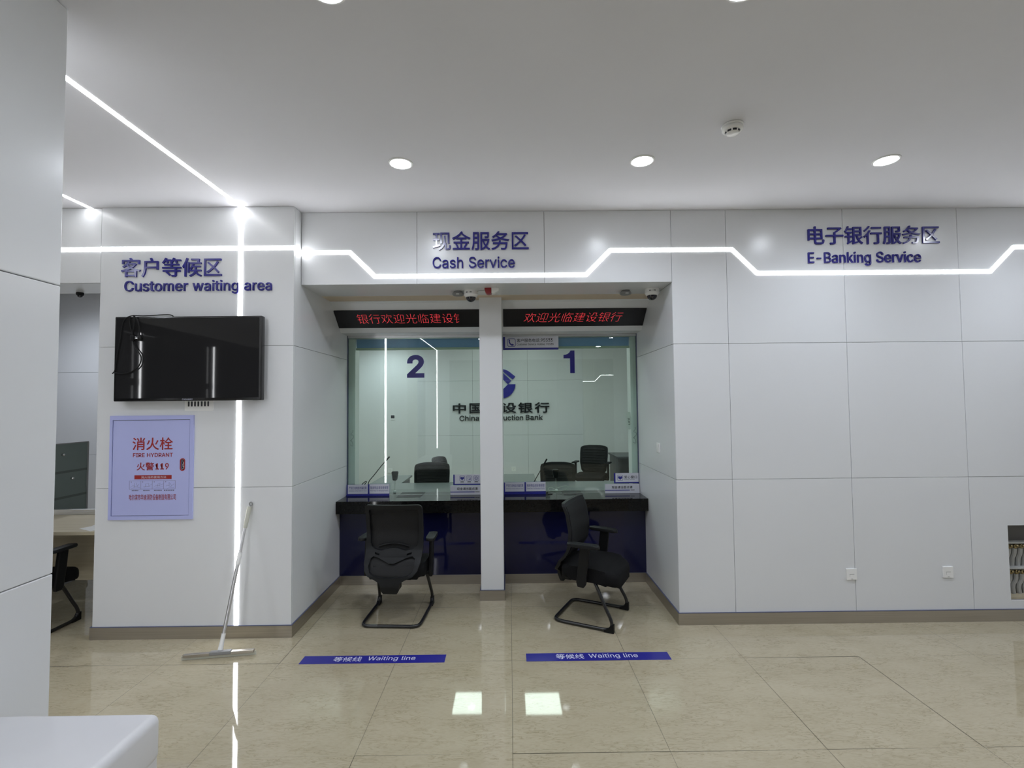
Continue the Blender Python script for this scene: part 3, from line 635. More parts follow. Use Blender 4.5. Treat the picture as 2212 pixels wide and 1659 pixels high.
# slanted fascia that carries the running-text boards
PX0, PX1 = -0.272, -0.066
for k, (a, b) in enumerate(((XL, PX0), (PX1, XR))):
    o = MB().prism([(4.625, 2.772), (4.625, 2.751), (4.655, 2.739), (4.928, 2.495), (5.135, 2.495), (5.135, 2.772)], 'x', a, b).build('trim_%d' % (3 + k), M['panel'])
    struct(o)
# wall over and beside the windows, jambs, gaskets
mb = MB()
mb.box(-3.3, XL, 5.16, 5.30, 0, 3.12)
mb.box(XR, 3.3, 5.16, 5.30, 0, 3.12)
mb.box(XL, XR, 5.16, 5.30, 2.475, 3.12)
mb.box(XL, -1.617, 5.16, 5.30, 0.84, 2.475)
mb.box(1.275, XR, 5.16, 5.30, 0.84, 2.475)
mb.box(XL, XR, 4.94, 5.16, 0, 0.70)
struct(mb.build('wall_teller_front', M['paint']))
# pillar
struct(MB().box(PX0, PX1, 4.505, 5.31, 0, SOF + 0.02, 0.002, 1).build('wall_pillar', M['panel']))
# window panes
mb = MB(); mb.box(XL + 0.006, PX0 - 0.001, 5.134, 5.146, 0.838, 2.494)
struct(mb.build('window_1', M['glass']))
mb = MB(); mb.box(PX1 + 0.001, XR - 0.006, 5.134, 5.146, 0.838, 2.494)
struct(mb.build('window_2', M['glass']))
for k, (a, b) in enumerate(((XL, PX0), (PX1, XR))):
    mb = MB()
    mb.box(a, b, 5.126, 5.133, 2.470, 2.494)
    mb.box(a, b, 5.147, 5.156, 2.462, 2.494)
    e = a if k == 0 else b
    mb.mi = 1
    mb.box(e - 0.0055 if k else e, e if k else e + 0.0055, 5.12, 5.155, 0.838, 2.494)
    struct(mb.build('trim_%d' % (5 + k), [M['alu'], M['film']]))

# skirtings
def skirting(name, runs):
    mb = MB()
    for a in runs:
        mb.mi = 0
        mb.box(a[0], a[1], a[2], a[3], 0.0, 0.090)
        mb.mi = 1
        mb.box(a[0], a[1], a[2], a[3], 0.0905, 0.0945)
    return struct(mb.build(name, [M['steel'], M['film']]))
T = 0.010
skirting('baseboard_block', [(-3.222, XL + T, YB - T, YB), (-3.222, -3.21, YB, 5.1), (XL, XL + T, YB, 4.925)])
skirting('baseboard_front', [(XR - T, 5.5, YF - T, YF), (XR - T, XR, YF, 4.925)])
skirting('baseboard_recess', [(XL + T, PX0, 4.915, 4.93), (PX1, XR - T, 4.915, 4.93)])
skirting('baseboard_pillar', [(PX0 - T, PX1 + T, 4.505 - T, 4.505), (PX0 - T, PX0, 4.505, 4.915), (PX1, PX1 + T, 4.505, 4.915)])

# near column at the left edge
mb = MB()
CX0, CX1, CY0, CY1 = -2.62, -1.736, 0.92, 1.897
for c, d in ROWS:
    mb.box(CX0, CX1, CY0, CY1, c + GAP, d - GAP, 0.004, 2)
mb.mi = 1
mb.box(CX0 + 0.01, CX1 - 0.01, CY0 + 0.01, CY1 - 0.01, 0, H)
struct(mb.build('wall_column', [M['panel'], M['seam']]))

# opening into the office on the left: beam, far walls
mb = MB()
panels_y(mb, YB + 0.006, [(-4.7, -3.214), (-5.6, -4.7)], [(SOF, H)])
mb.box(-7.2, -3.216, YB + 0.024, 4.21, SOF, H)
mb.box(-7.2, -5.605, YB + 0.024, 4.21, 0, SOF)
struct(mb.build('wall_office_beam', [M['panel']]))
mb = MB()
panels_y(mb, 6.6, [(-7.2, -5.2), (-5.2, -3.3)], ROWS)
mb.mi = 1
mb.box(-7.2, -3.3, 6.6185, 6.7, 0, H)
mb.box(-7.3, -7.2, 3.86, 6.7, 0, H)
struct(mb.build('wall_office_back', [M['panel'], M['seam']]))
struct(MB().box(-3.40, -3.3, 5.16, 6.6, 0, H).build('wall_office_right', M['paint']))

# teller room behind the glass
mb = MB()
panels_y(mb, 9.8, [(-1.836, -0.736), (-0.736, 0.365), (0.365, 1.468)], [(0.05, 1.149), (1.149, 2.232), (2.232, 3.12)])
mb.mi = 1
mb.box(-1.83, 1.46, 9.8185, 9.85, 0, 3.12)
mb.mi = 2
mb.box(-3.3, -1.836, 9.803, 9.9, 0, 3.12)
mb.box(1.468, 3.3, 9.803, 9.9, 0, 3.12)
struct(mb.build('wall_teller_back', [M['panel'], M['seam'], M['paint']]))
struct(MB().box(-3.3, -3.2, 5.30, 9.8, 0, 3.12).build('wall_teller_left', M['paint']))
struct(MB().box(3.2, 3.3, 5.30, 9.8, 0, 3.12).build('wall_teller_right', M['paint']))

# the hall behind and beside the camera
mb = MB()
mb.box(-2.45, -1.75, -4.15, -4.05, 0, 3.05)
mb.box(-5.6, 5.5, -4.15, -4.05, 3.05, H)
mb.box(4.6, 5.5, -4.15, -4.05, 0, 3.05)
struct(mb.build('wall_back', M['panel']))
for k, (x0, x1) in enumerate(((-5.6, -2.45), (-1.75, 4.6))):
    mb = MB()
    mb.box(x0, x1, -4.14, -4.12, 0.0, 3.05)
    mb.mi = 1
    n = 3 if k == 0 else 6
    for i in range(n + 1):
        x = x0 + 0.03 + (x1 - x0 - 0.06) * i / n
        mb.box(x - 0.03, x + 0.03, -4.13, -4.06, 0, 3.05)
    for z in (0.04, 2.15, 3.01): mb.box(x0, x1, -4.13, -4.06, z - 0.04, z + 0.04)
    struct(mb.build('window_%d' % (4 + k), [M['dark_glass'], M['grey_black']]))
mb = MB()
panels_x(mb, 5.5, 0.018, [(-4.05 + 1.15 * k, -4.05 + 1.15 * (k + 1)) for k in range(7)], ROWS)
mb.mi = 1
mb.box(5.5185, 5.6, -4.05, 4.0, 0, H)
struct(mb.build('wall_right', [M['panel'], M['seam']]))
# glazed street front on the left, black with night behind it
mb = MB()
mb.box(-5.7, -5.6, 2.6, 3.865, 0, H)
mb.box(-5.7, -5.6, -4.15, 2.6, 3.05, H)
struct(mb.build('wall_left', M['paint']))
mb = MB()
mb.box(-5.68, -5.66, -4.05, 2.6, 0.0, 3.05)
mb.mi = 1
for y in (-4.03, -3.2, -2.3, -1.35, -0.45, 0.5, 1.5, 2.56):
    mb.box(-5.67, -5.6, y - 0.04, y + 0.04, 0, 3.05)
for z in (0.05, 2.15, 3.01):
    mb.box(-5.67, -5.6, -4.05, 2.6, z - 0.05, z + 0.05)
struct(mb.build('window_3', [M['dark_glass'], M['grey_black']]))

# ---------------------------------------------------------------- lamps: light strips, downlights, panel lights
W = 0.031
def strip(paths, label, group=None, w=W):
    mb = MB()
    for p, n, d in paths:
        mb.join(strip_mesh(p, w, n, d))
    o = mb.build('light_strip', M['strip'])
    return tag(o, label, 'light strip', group)
ZS, ZD = 3.018, 2.818
y = YB
strip([([(-5.58, YB + 0.006, ZS), (-3.2125, YB + 0.006, ZS)], (0, -1, 0), 0.002),
       ([(-3.2125, YB, ZS), (XL, YB, ZS)], (0, -1, 0), 0.002),
       ([(XL, YB - 0.002, ZS), (XL, YF, ZS)], (1, 0, 0), 0.002),
       ([(XL, YF, ZS), (-1.292, YF, ZS), (-1.089, YF, ZD), (0.636, YF, ZD), (0.836, YF, ZS), (1.836, YF, ZS), (2.038, YF, ZD),
         (3.960, YF, ZD), (4.160, YF, ZS), (5.49, YF, ZS)], (0, -1, 0), 0.002)],
      'horizontal white light strip zigzagging across the front walls under the lettering')
XV = -2.110
strip([([(XV, YB, 0.098), (XV, YB, H - 0.004)], (0, -1, 0), 0.0028)],
      'vertical white light strip running floor to ceiling behind the television')
strip([([(XV, CY1 + 0.003, H), (XV, YB - 0.003, H)], (0, 0, -1), 0.002)],
      'long white ceiling light strip slanting from the near column to the television wall')
strip([([(-3.305, -4.0, H), (-3.305, YB + 0.010, H)], (0, 0, -1), 0.002)],
      'short piece of ceiling light strip at the far left above the office opening')
strip([([(XV, CY1, 0.1), (XV, CY1, H - 0.004)], (0, 1, 0), 0.002)],
      'vertical light strip on the far face of the near column, mirrored in window two')
strip([([(XV, -4.04, H), (XV, CY0 - 0.003, H)], (0, 0, -1), 0.002),
       ([(XV, -4.05, 0.5), (XV, -4.05, H - 0.004)], (0, 1, 0), 0.002)],
      'light strip down the wall behind the viewer, mirrored thinly in window two')
strip([([(2.15, -4.06, 2.40), (2.50, -4.06, 2.40), (2.68, -4.06, 2.58), (3.15, -4.06, 2.58)], (0, 1, 0), 0.002)],
      'short zigzag light strip on the street front behind the viewer, faintly mirrored in window one', w=0.016)
for yy in (0.05, -1.8):
    strip([([(-5.6, yy, 0.3), (-5.6, yy, 2.9)], (1, 0, 0), 0.002)],
          'vertical light strip on the glazed street front, reflected in the television', 'street front light strips')

def downlight(x, y, label, z=H, group=None, watts=W_DOWN):
    t = thing('ceiling_downlight', label, 'ceiling light', (x, y, z), group, local=True)
    MB().lathe([(0.0, -0.0035), (0.064, -0.0035), (0.066, 0.0)], res=40).build('diffuser', M['down'], t)
    MB().lathe([(0.0665, -0.001), (0.068, -0.006), (0.078, -0.004), (0.080, 0.0)], res=40).build('trim_ring', M['white'], t)
    ld = bpy.data.lights.new('beam', 'SPOT')
    ld.energy = watts; ld.color = (0.895, 0.96, 1.075); ld.spot_size = math.radians(158); ld.spot_blend = 1.0; ld.shadow_soft_size = 0.06
    lo = bpy.data.objects.new('beam', ld); COL.objects.link(lo)
    lo.parent = t; lo.location = (0, 0, -0.012)
    return t
downlight(-0.698, 3.161, 'round glowing ceiling downlight above the cash service lettering, leftmost of the row of three')
downlight(0.883, 3.150, 'round glowing ceiling downlight in the middle of the row of three')
downlight(2.499, 3.165, 'round glowing ceiling downlight before the e-banking lettering, rightmost of the row of three')
for yy in (1.80, -1.60, -3.40):
    for xx in (-0.68, 0.91, 2.50, 4.1):
        downlight(xx, yy, 'round ceiling downlight over the hall behind the viewer', group='hall downlights behind the viewer', watts=30.0 if yy > 0 else 73.0)
downlight(4.1, 3.16, 'round ceiling downlight beyond the right edge of the photo')
for xx, yy in ((-4.3, 2.0), (-3.9, 0.2), (-4.3, -1.6)):  # unseen downlights, added to brighten the television block
    downlight(xx, yy, 'added unseen ceiling downlight over the left part of the hall', group='added left hall downlights', watts=92.0)
downlight(-5.35, 5.6, 'round ceiling downlight inside the office on the left', watts=120.0)
downlight(-2.35, 9.1, 'added unseen downlight in the left corner of the teller room', z=3.12, watts=70.0)  # added lamp, lifts the left part of the far teller wall
for xx in (-2.25, 2.2):  # out-of-sight fill downlights, added to keep the teller room lit
    downlight(xx, 7.0, 'added hidden downlight over the %s side of the teller room' % ('left' if xx < 0 else 'right'), z=3.12, watts=70.0 if xx < 0 else 120.0)
for xx in (-0.66, 0.50):
    for yy in (8.22, 6.25):
        t = thing('ceiling_panel_light', 'square ceiling panel light %s over the teller room %s, mirrored in the floor tiles' % (
            'left' if xx < 0 else 'right', 'back' if yy > 7 else 'front'), 'ceiling light', (xx, yy, 3.12), local=True)
        MB().box(-0.285, 0.285, -0.29, 0.29, -0.006, -0.001).build('diffuser', M['panel_light'], t)
        mb = MB()
        mb.join(plate_bm([rrect(-0.3, 0.3, -0.305, 0.305, 0.005), rrect(-0.285, 0.285, -0.29, 0.29, 0.003)], 0.01), Matrix.Translation((0, 0, -0.01)))
        mb.build('frame', M['white'], t)
# ---------------------------------------------------------------- lettering on the walls
def wall_sign(name, label, y, zh, rz, en, re, depth=0.012):
    x = (rz[0] + rz[1]) / 2
    t = thing(name, label, 'wall sign', (x, y, re[2]))
    lettering('chinese_lettering', zh, rz, wall_basis(y), depth, M['sign_blue'], t, bold=0.008)
    lettering('english_lettering', en, re, wall_basis(y), depth, M['sign_blue'], t, bold=0.006)
    return t
wall_sign('wall_sign', 'dark blue raised lettering over the television reading Customer waiting area', YB,
          '客户等候区', (-3.042, -2.254, 2.791, 2.944), 'Customer waiting area', (-3.013, -1.860, 2.655, 2.764))
wall_sign('wall_sign', 'dark blue raised lettering above the two windows reading Cash Service', YF,
          '现金服务区', (-0.615, 0.169, 3.026, 3.182), 'Cash Service', (-0.616, 0.054, 2.878, 2.972))
wall_sign('wall_sign', 'dark blue raised lettering on the right wall reading E-Banking Service', YF,
          '电子银行服务区', (2.461, 3.545, 3.049, 3.201), 'E-Banking Service', (2.457, 3.385, 2.872, 2.988))

# bank sign on the far wall of the teller room
t = thing('bank_sign', 'round blue emblem over black lettering on the far wall behind the glass', 'wall sign', (-0.16, 9.8, 1.43))
WB = wall_basis(9.797)
mb = MB()
for ch, r in (('中', (-1.1268, -0.8647, 1.584, 1.787)), ('国', (-0.7971, -0.555, 1.584, 1.787)), ('建', (-0.495, -0.225, 1.584, 1.789)),
              ('设', (-0.165, 0.1323, 1.5866, 1.7905)), ('银', (0.1708, 0.4590, 1.5835, 1.793)), ('行', (0.4999, 0.7917, 1.584, 1.7945))):
    mb.join(text_bm(ch, *r, 0.03, bold=0.016), WB)
mb.build('chinese_lettering', M['sign_black'], t)
lettering('english_lettering', ['China', 'Construction', 'Bank'], [(-0.9962, -0.6096, 1.437, 1.543), (-0.565, 0.2703, 1.441, 1.546), (0.3204, 0.6586, 1.4435, 1.5465)],
          WB, 0.02, M['sign_black'], t, bold=0.004)
mb = MB()
ex, ez, er = -0.172, 2.168, 0.295
R45 = math.radians(45)
def band(d0, d1, a0, a1):       # part of the disc between two 45-degree lines
    pts = []
    for a in range(a0, a1 + 1, 3):
        p = (er * math.cos(math.radians(a)), er * math.sin(math.radians(a)))
        if d0 <= p[0] * math.sin(R45) + p[1] * math.cos(R45) <= d1: pts.append(p)
    return pts
def shape(poly): mb.join(plate_bm([[(ex + p[0], ez + p[1]) for p in poly]], 0.03), basis((0, 9.797 - 0.03, 0), (1, 0, 0), (0, 0, 1)) @ Matrix.Translation((0, 0, -0.03)))
shape([(0.145, -0.010), (er, -0.010)] + [(er * math.cos(math.radians(a)), er * math.sin(math.radians(a))) for a in range(-4, -91, -4)] + [(0.0, -0.155)])
shape([(0.293, 0.141), (0.240, 0.083), (0.048, 0.243), (-0.02, 0.293)] + [(er * math.cos(math.radians(a)), er * math.sin(math.radians(a))) for a in range(88, 50, -4)])
shape([(0.145, -0.010), (0.212, 0.060), (0.0, 0.262), (-0.07, 0.20)])
shape([(er * math.cos(math.radians(a)), er * math.sin(math.radians(a))) for a in range(102, 266, 4)] + [(-0.05, -0.12), (-0.09, 0.13)])
mb.build('emblem', M['logo_blue'], t)

# ---------------------------------------------------------------- television with its loose cable
t = thing('television', 'black wall television with a glossy dark screen below the waiting area lettering', 'television', (-2.46, YB, 1.815))
MB().box(-3.022, -1.897, 3.762, 3.815, 1.815, 2.466, 0.008, 3).build('housing', M['bezel'], t, smooth=True)
MB().box(-3.006, -1.916, 3.7605, 3.763, 1.838, 2.452).build('screen', M['screen'], t)
MB().box(-2.75, -2.2, 3.814, YB - 0.0005, 1.95, 2.3).box(-2.5, -2.42, 3.80, 3.83, 1.9, 2.35).build('wall_bracket', M['black'], t)
lettering('maker_lettering', 'CASHWAY', (-2.4973, -2.4164, 1.8225, 1.8325), wall_basis(3.7618), 0.0006, M['ink_white'], t)
t = thing('power_cable', 'black power cable with plug draped over the top left corner of the television', 'cable', (-2.9, 3.75, 2.03))
Yc = 3.752
def P3(l, y=Yc): return [(a, y, b) for a, b in l]
mb = MB()
mb.tube([(-2.575, 3.80, 2.440)] + P3([(-2.584, 2.469), (-2.605, 2.480), (-2.652, 2.481), (-2.747, 2.476), (-2.823, 2.472)], 3.775) + P3([(-2.868, 2.474), (-2.917, 2.463), (-2.949, 2.433), (-2.963, 2.371), (-2.966, 2.311), (-2.978, 2.252), (-2.993, 2.163), (-3.002, 2.081), (-3.006, 2.045), (-3.024, 2.028)]), 0.0042, 8, smooth_iter=2)
mb.tube(P3([(-3.012, 2.036), (-2.949, 2.024), (-2.891, 2.033), (-2.838, 2.061), (-2.807, 2.105), (-2.804, 2.162), (-2.835, 2.203), (-2.861, 2.239), (-2.870, 2.293)], 3.748), 0.0042, 8, smooth_iter=2)
mb.tube(P3([(-2.868, 2.474), (-2.857, 2.441), (-2.860, 2.394), (-2.867, 2.346), (-2.870, 2.311)], 3.744), 0.0042, 8, smooth_iter=2)
mb.tube(P3([(-2.868, 2.474), (-2.837, 2.435), (-2.824, 2.382), (-2.821, 2.322)], 3.748), 0.0042, 8, smooth_iter=2)
mb.tube(P3([(-2.900, 2.466), (-2.902, 2.430), (-2.892, 2.376), (-2.879, 2.334), (-2.872, 2.299)], 3.752), 0.0042, 8, smooth_iter=2)
mb.build('cord', M['black'], t, smooth=True)
MB().box(-2.886, -2.856, 3.735, 3.76, 2.275, 2.320, 0.006).box(-2.866, -2.846, 3.742, 3.752, 2.295, 2.301).build('plug', M['black'], t)
mb = MB().lathe([(0.0, 0.0), (0.014, 0.0), (0.016, 0.02), (0.007, 0.045), (0.0, 0.045)], (-2.818, 3.748, 2.278), 16)
o = mb.build('connector', M['black'], t)
mb = MB()
for z in (2.292, 2.303): mb.box(-2.866, -2.835, 3.745, 3.749, z, z + 0.005)
mb.build('plug_pin', M['chrome'], t)

# vent plate and hydrant cabinet
t = thing('vent_plate', 'white wall vent plate with dark upright slots under the television', 'vent', (-2.418, YB, 1.739))
slots = [rrect(x - 0.0072, x + 0.0072, 1.772, 1.812, 0.002, 1) for x in (-2.498, -2.474, -2.449, -2.424, -2.397, -2.372, -2.347)]
mb = MB(); mb.join(plate_bm([rrect(-2.528, -2.308, 1.739, 1.828, 0.003, 2)] + slots, 0.005), wall_basis(YB))
mb.build('plate', M['white'], t)
mb = MB()
for x in (-2.498, -2.474, -2.449, -2.424, -2.397, -2.372, -2.347): mb.box(x - 0.0075, x + 0.0075, YB - 0.0012, YB - 0.0004, 1.770, 1.814)
mb.build('slots', M['gap'], t)

t = thing('hydrant_cabinet', 'lavender blue fire hydrant cabinet with red lettering set in the wall', 'fire hydrant cabinet', (-2.775, YB, 0.905))
mb = MB(); mb.join(plate_bm([[(-3.098, 0.905), (-2.452, 0.905), (-2.452, 1.705), (-3.098, 1.705)], [(-3.0765, 0.934), (-2.4785, 0.934), (-2.4785, 1.672), (-3.0765, 1.672)]], 0.014), wall_basis(YB))
mb.build('frame', M['lav'], t)
MB().box(-3.0765, -2.4785, YB - 0.003, YB - 0.001, 0.934, 1.672).build('door_gap', M['gap'], t)
mb = MB(); hx, h0, h1 = -2.5322, 1.276, 1.373
slot = rrect(hx - 0.0135, hx + 0.0135, h0 + 0.006, h1 - 0.006, 0.0134, 6)
mb.join(plate_bm([[(-3.0712, 0.9375), (-2.4815, 0.9375), (-2.4815, 1.6685), (-3.0712, 1.6685)], slot], 0.012), wall_basis(YB))
door = mb.build('door', M['lav'], t)
YD = YB - 0.012
mb = MB(); mb.join(plate_bm([rrect(hx - 0.0195, hx + 0.0195, h0, h1, 0.0193, 6), rrect(hx - 0.0125, hx + 0.0125, h0 + 0.007, h1 - 0.007, 0.0124, 6)], 0.003), wall_basis(YD))
mb.build('handle_ring', M['red'], door)
MB().box(hx - 0.004, hx + 0.0125, YB - 0.006, YB - 0.0032, h0 + 0.01, h1 - 0.01).build('handle_pull', M['chrome'], door)
WD = wall_basis(YD)
lettering('red_lettering', ['消火栓', '火警', '119', 'FIRE HYDRANT'], [(-2.9213, -2.6094, 1.4383, 1.5351), (-2.8854, -2.7512, 1.2818, 1.3434), (-2.7405, -2.6375, 1.2885, 1.3367), (-2.9152, -2.6079, 1.3846, 1.4152)],
          WD, 0.0008, M['red'], door, bold=0.014)
lettering('maker_lettering', '哈尔滨市华迪消防设备制造有限公司', (-2.9394, -2.5796, 1.0543, 1.0996), WD, 0.0008, M['red'], door, bold=0.008)
MB().box(-2.9008, -2.6150, YD - 0.0006, YD, 1.2143, 1.2453).build('red_bar', M['red'], door)
lettering('bar_lettering', '消火栓的使用方法', (-2.8488, -2.6558, 1.2207, 1.2383), WD, 0.0012, M['ink_white'], door)
mb = MB()
a, b, c, d = -2.9387, -2.5861, 1.1385, 1.2026
for k in range(5):
    x = a + (b - a) * k / 4
    mb.box(x - 0.0008, x + 0.0008, YD - 0.0006, YD, c, d)
for z in (c, d): mb.box(a, b, YD - 0.0006, YD, z - 0.0008, z + 0.0008)
rs = random.Random(3)
for k in range(4):
    x0 = a + (b - a) * k / 4
    for path in ([(0.012, 0.015), (0.03, 0.027), (0.055, 0.022), (0.082, 0.036)], [(0.02, 0.008), (0.045, 0.018), (0.075, 0.012)], [(0.035, 0.02), (0.04, 0.044), (0.055, 0.046), (0.058, 0.028)]):
        mb.tube([(x0 + u + rs.uniform(-.008, .008), YD - 0.0004, c + v + rs.uniform(-.006, .006)) for u, v in path], 0.0007, 4)
    mb.box(x0 + 0.012, x0 + 0.017, YD - 0.0006, YD, d - 0.012, d - 0.006)
mb.build('instruction_drawings', M['print_line'], door)
mb = MB()
for x0, x1 in ((-2.919, -2.867), (-2.832, -2.781), (-2.748, -2.686), (-2.672, -2.590)):
    n = 6
    for k in range(n):
        u = x0 + (x1 - x0) * k / n
        mb.box(u, u + (x1 - x0) / n * 0.7, YD - 0.0006, YD, 1.124, 1.133)
mb.build('caption_marks', M['print_line'], door)

# ---------------------------------------------------------------- floor squeegee leaning on the wall
t = thing('floor_squeegee', 'long-handled floor squeegee with steel blade leaning on the wall below the television', 'floor squeegee', (-2.06, 3.56, 0))
A, B = Vector((-2.309, 3.519, 0.0)), Vector((-1.826, 3.590, 0.0))
dirx = (B - A).normalized(); nrm = Vector((-dirx.y, dirx.x, 0))
def sq(u0, u1, n0, n1, z0, z1, bev=0.0):
    k = MB(); k.box(u0, u1, n0, n1, z0, z1, bev)
    m = basis(A, dirx, nrm)
    k.bm.transform(m); return k
Ls = (B - A).length
sq(0, Ls, -0.004, 0.004, 0.0, 0.026, 0.001).build('rubber_blade', M['off_white'], t)
sq(0.012, Ls - 0.012, -0.016, 0.012, 0.020, 0.040, 0.003).build('steel_channel', M['steel'], t)
mid = A + dirx * 0.243
k = sq(0.185, 0.325, -0.019, 0.016, 0.022, 0.046, 0.004)
k.build('bracket', M['dim_grey'], t)
base = Vector((-2.0665, 3.566, 0.045)); top = Vector((-2.0073, 3.8335, 1.026))
def at(f): return base + (top - base) * f
k = MB(); k.tube([at(0), at(0.004), at(0.055), at(0.105)], lambda s: 0.017 if s < .6 else 0.0145, 14)
k.build('socket', M['white'], t, smooth=True)
k = MB(); k.tube([at(0.10), at(0.60)], 0.0125, 14); k.build('lower_pole', M['alu'], t, smooth=True)
k = MB(); k.tube([at(0.56), at(0.57), at(0.635), at(0.645)], 0.0145, 14); k.tube([at(0.572), at(0.585)], 0.0162, 14); k.build('coupling', M['white'], t, smooth=True)
k = MB(); k.tube([at(0.64), at(0.83)], 0.0095, 14); k.build('upper_pole', M['alu'], t, smooth=True)
k = MB(); k.tube([at(0.815), at(0.83), at(0.90), at(0.965), at(0.972)], lambda s: 0.0135 + 0.003 * s, 14); k.build('grip', M['off_white'], t, smooth=True)
k = MB()
ring = [at(0.972) + Vector((0.008, 0.004, 0.018)) + Vector((0.011 * math.cos(q), 0, 0.014 * math.sin(q))) for q in [2 * PI * i / 16 for i in range(16)]]
k.tube(ring, 0.0045, 8, closed=True); k.build('hanging_eye', M['dim_grey'], t, smooth=True)

# ---------------------------------------------------------------- the two counters
def counter(x0, x1, side, tray):
    t = thing('service_counter', 'black stone counter with navy front under window %s' % side, 'counter', ((x0 + x1) / 2, 4.9, 0))
    a, b = x0 + 0.001, x1 - 0.001
    MB().box(a, b, 4.797, 5.133, 0.802, 0.838, 0.0015, 1).box(a, b, 5.1331, 5.285, 0.802, 0.8375).box(a, b, 4.797, 4.835, 0.720, 0.8025, 0.0015, 1).build('worktop', M['black_stone'], t)
    MB().box(a, b, 4.912, 4.928, 0.095, 0.800).build('front_panel', M['navy_gloss'], t)
    MB().box(a + .01, b - .01, 4.925, 4.938, 0.0, 0.805).build('backing', M['paint'], t)
    k = MB(); k.box(tray[0], tray[1], tray[2], tray[3], 0.8378, 0.8395)
    tr = k.build('cash_tray', M['black'], t)
    MB().box(tray[0], tray[1], 5.110, 5.122, 0.8395, 0.8415).build('tray_edge', M['chrome'], tr)
    return t
counter(XL, PX0, 'two, left of the pillar', (-1.150, -0.905, 4.995, 5.28))
counter(PX1, XR, 'one, right of the pillar', (0.545, 0.742, 5.02, 5.265))

# running-text boards on the slanted fascia
sv = Vector((0, 4.645 - 4.928, 2.748 - 2.495)).normalized()
SB = basis((0, 4.928, 2.495), (1, 0, 0), sv)
def led_board(x0, x1, label, parts):
    t = thing('running_text_board', label, 'LED sign', ((x0 + x1) / 2, 4.80, 2.61))
    k = MB(); k.box(x0, x1, 0.072, 0.286, 0.0, 0.010, 0.001, 1); k.bm.transform(SB)
    k.build('board', M['led_black'], t)
    k = MB()
    for s, u0, u1, sh in parts:
        k.join(text_bm(s, u0, u1, 0.128, 0.243, 0.0108, shear=sh, bold=-0.019), SB)
    k.build('red_lettering', M['led_red'], t)
led_board(XL + 0.002, PX0 - 0.002, 'black running-text board with crowded red characters over window two', [('银行欢迎光临建设', -1.481, -0.548, 0.0), ('钅', -0.535, -0.485, 0.0)])
led_board(PX1 + 0.012, XR - 0.002, 'black running-text board with eight thin red characters over window one', [('欢迎光临建设银行', 0.147, 1.117, 0.22)])

# ---------------------------------------------------------------- signs on the glass and on the counters
GW = wall_basis(5.134)
tag(lettering('number_sticker', '2', (-1.0685, -0.8872, 2.050, 2.290), GW, 0.0012, M['sign_blue'], bold=0.03), 'large dark blue number 2 stuck on the left window glass', 'number')
mb = MB()
mb.join(plate_bm([[(0.6871, 2.084), (0.6871, 2.322), (0.6440, 2.322), (0.6340, 2.303), (0.6150, 2.287), (0.5900, 2.278), (0.5707, 2.276), (0.5707, 2.239), (0.6385, 2.239), (0.6385, 2.084)]], 0.0012), GW)
tag(mb.build('number_sticker', M['sign_blue']), 'large dark blue number 1 stuck on the right window glass', 'number')

def icon_frame(mb, x0, x1, z0, z1, mx, d):
    r = (x1 - x0) * 0.18; w = (x1 - x0) * 0.055
    mb.join(plate_bm([rrect(x0, x1, z0, z1, r), rrect(x0 + w, x1 - w, z0 + w, z1 - w, r * 0.8)], d), mx)
def heart(mb, cx_, cz_, s, mx, d):
    pts = []
    for k in range(40):
        q = 2 * PI * k / 40
        pts.append((cx_ + s * 0.0625 * 8 * math.sin(q) ** 3 / 8 * 1.0, cz_ + s * (13 * math.cos(q) - 5 * math.cos(2 * q) - 2 * math.cos(3 * q) - math.cos(4 * q)) / 16 * 0.0625))
    mb.join(plate_bm([pts], d), mx)

def L_sign(name, label, y, outer, inner, lean=0.0, th=0.004):
    """white plate with a blue L-shaped border on its left and lower edge"""
    x0, x1, z0, z1 = outer
    t = thing(name, label, 'sign plate', ((x0 + x1) / 2, y, z0))
    MB().box(x0, x1, y, y + th, z0, z1).build('blue_border', M['print_blue'], t)
    MB().box(inner[0], inner[1], y - 0.0012, y + 0.0001, inner[2], inner[3] + 0.0004).build('white_panel', M['plate_white'], t)
    return t
# hotline sign
t = L_sign('hotline_sign', 'white hotline sign 95533 with blue border and telephone icon hung inside window one', 5.129, (-0.0617, 0.5187, 2.3325, 2.484), (-0.0406, 0.5188, 2.3535, 2.484))
WH = wall_basis(5.129 - 0.0012)
lettering('dark_lettering', ['客户服务电话', ':95533', 'Customer Service Hotline: 95533'], [(0.0817, 0.319, 2.412, 2.4514), (0.324, 0.4583, 2.416, 2.450), (0.0813, 0.4675, 2.380, 2.4014)], WH, 0.0006, M['plate_grey'], t, bold=0.008)
mb = MB()
icon_frame(mb, -0.0161, 0.0692, 2.3673, 2.4519, WH, 0.0006)
mb.join(plate_bm([[(-0.004, 2.442), (0.006, 2.444), (0.012, 2.430), (0.008, 2.422), (0.016, 2.404), (0.028, 2.393), (0.034, 2.397), (0.050, 2.390), (0.052, 2.384), (0.040, 2.377), (0.026, 2.378), (0.008, 2.393), (-0.003, 2.415)]], 0.0006), WH)
mb.build('telephone_icon', M['print_blue'], t)

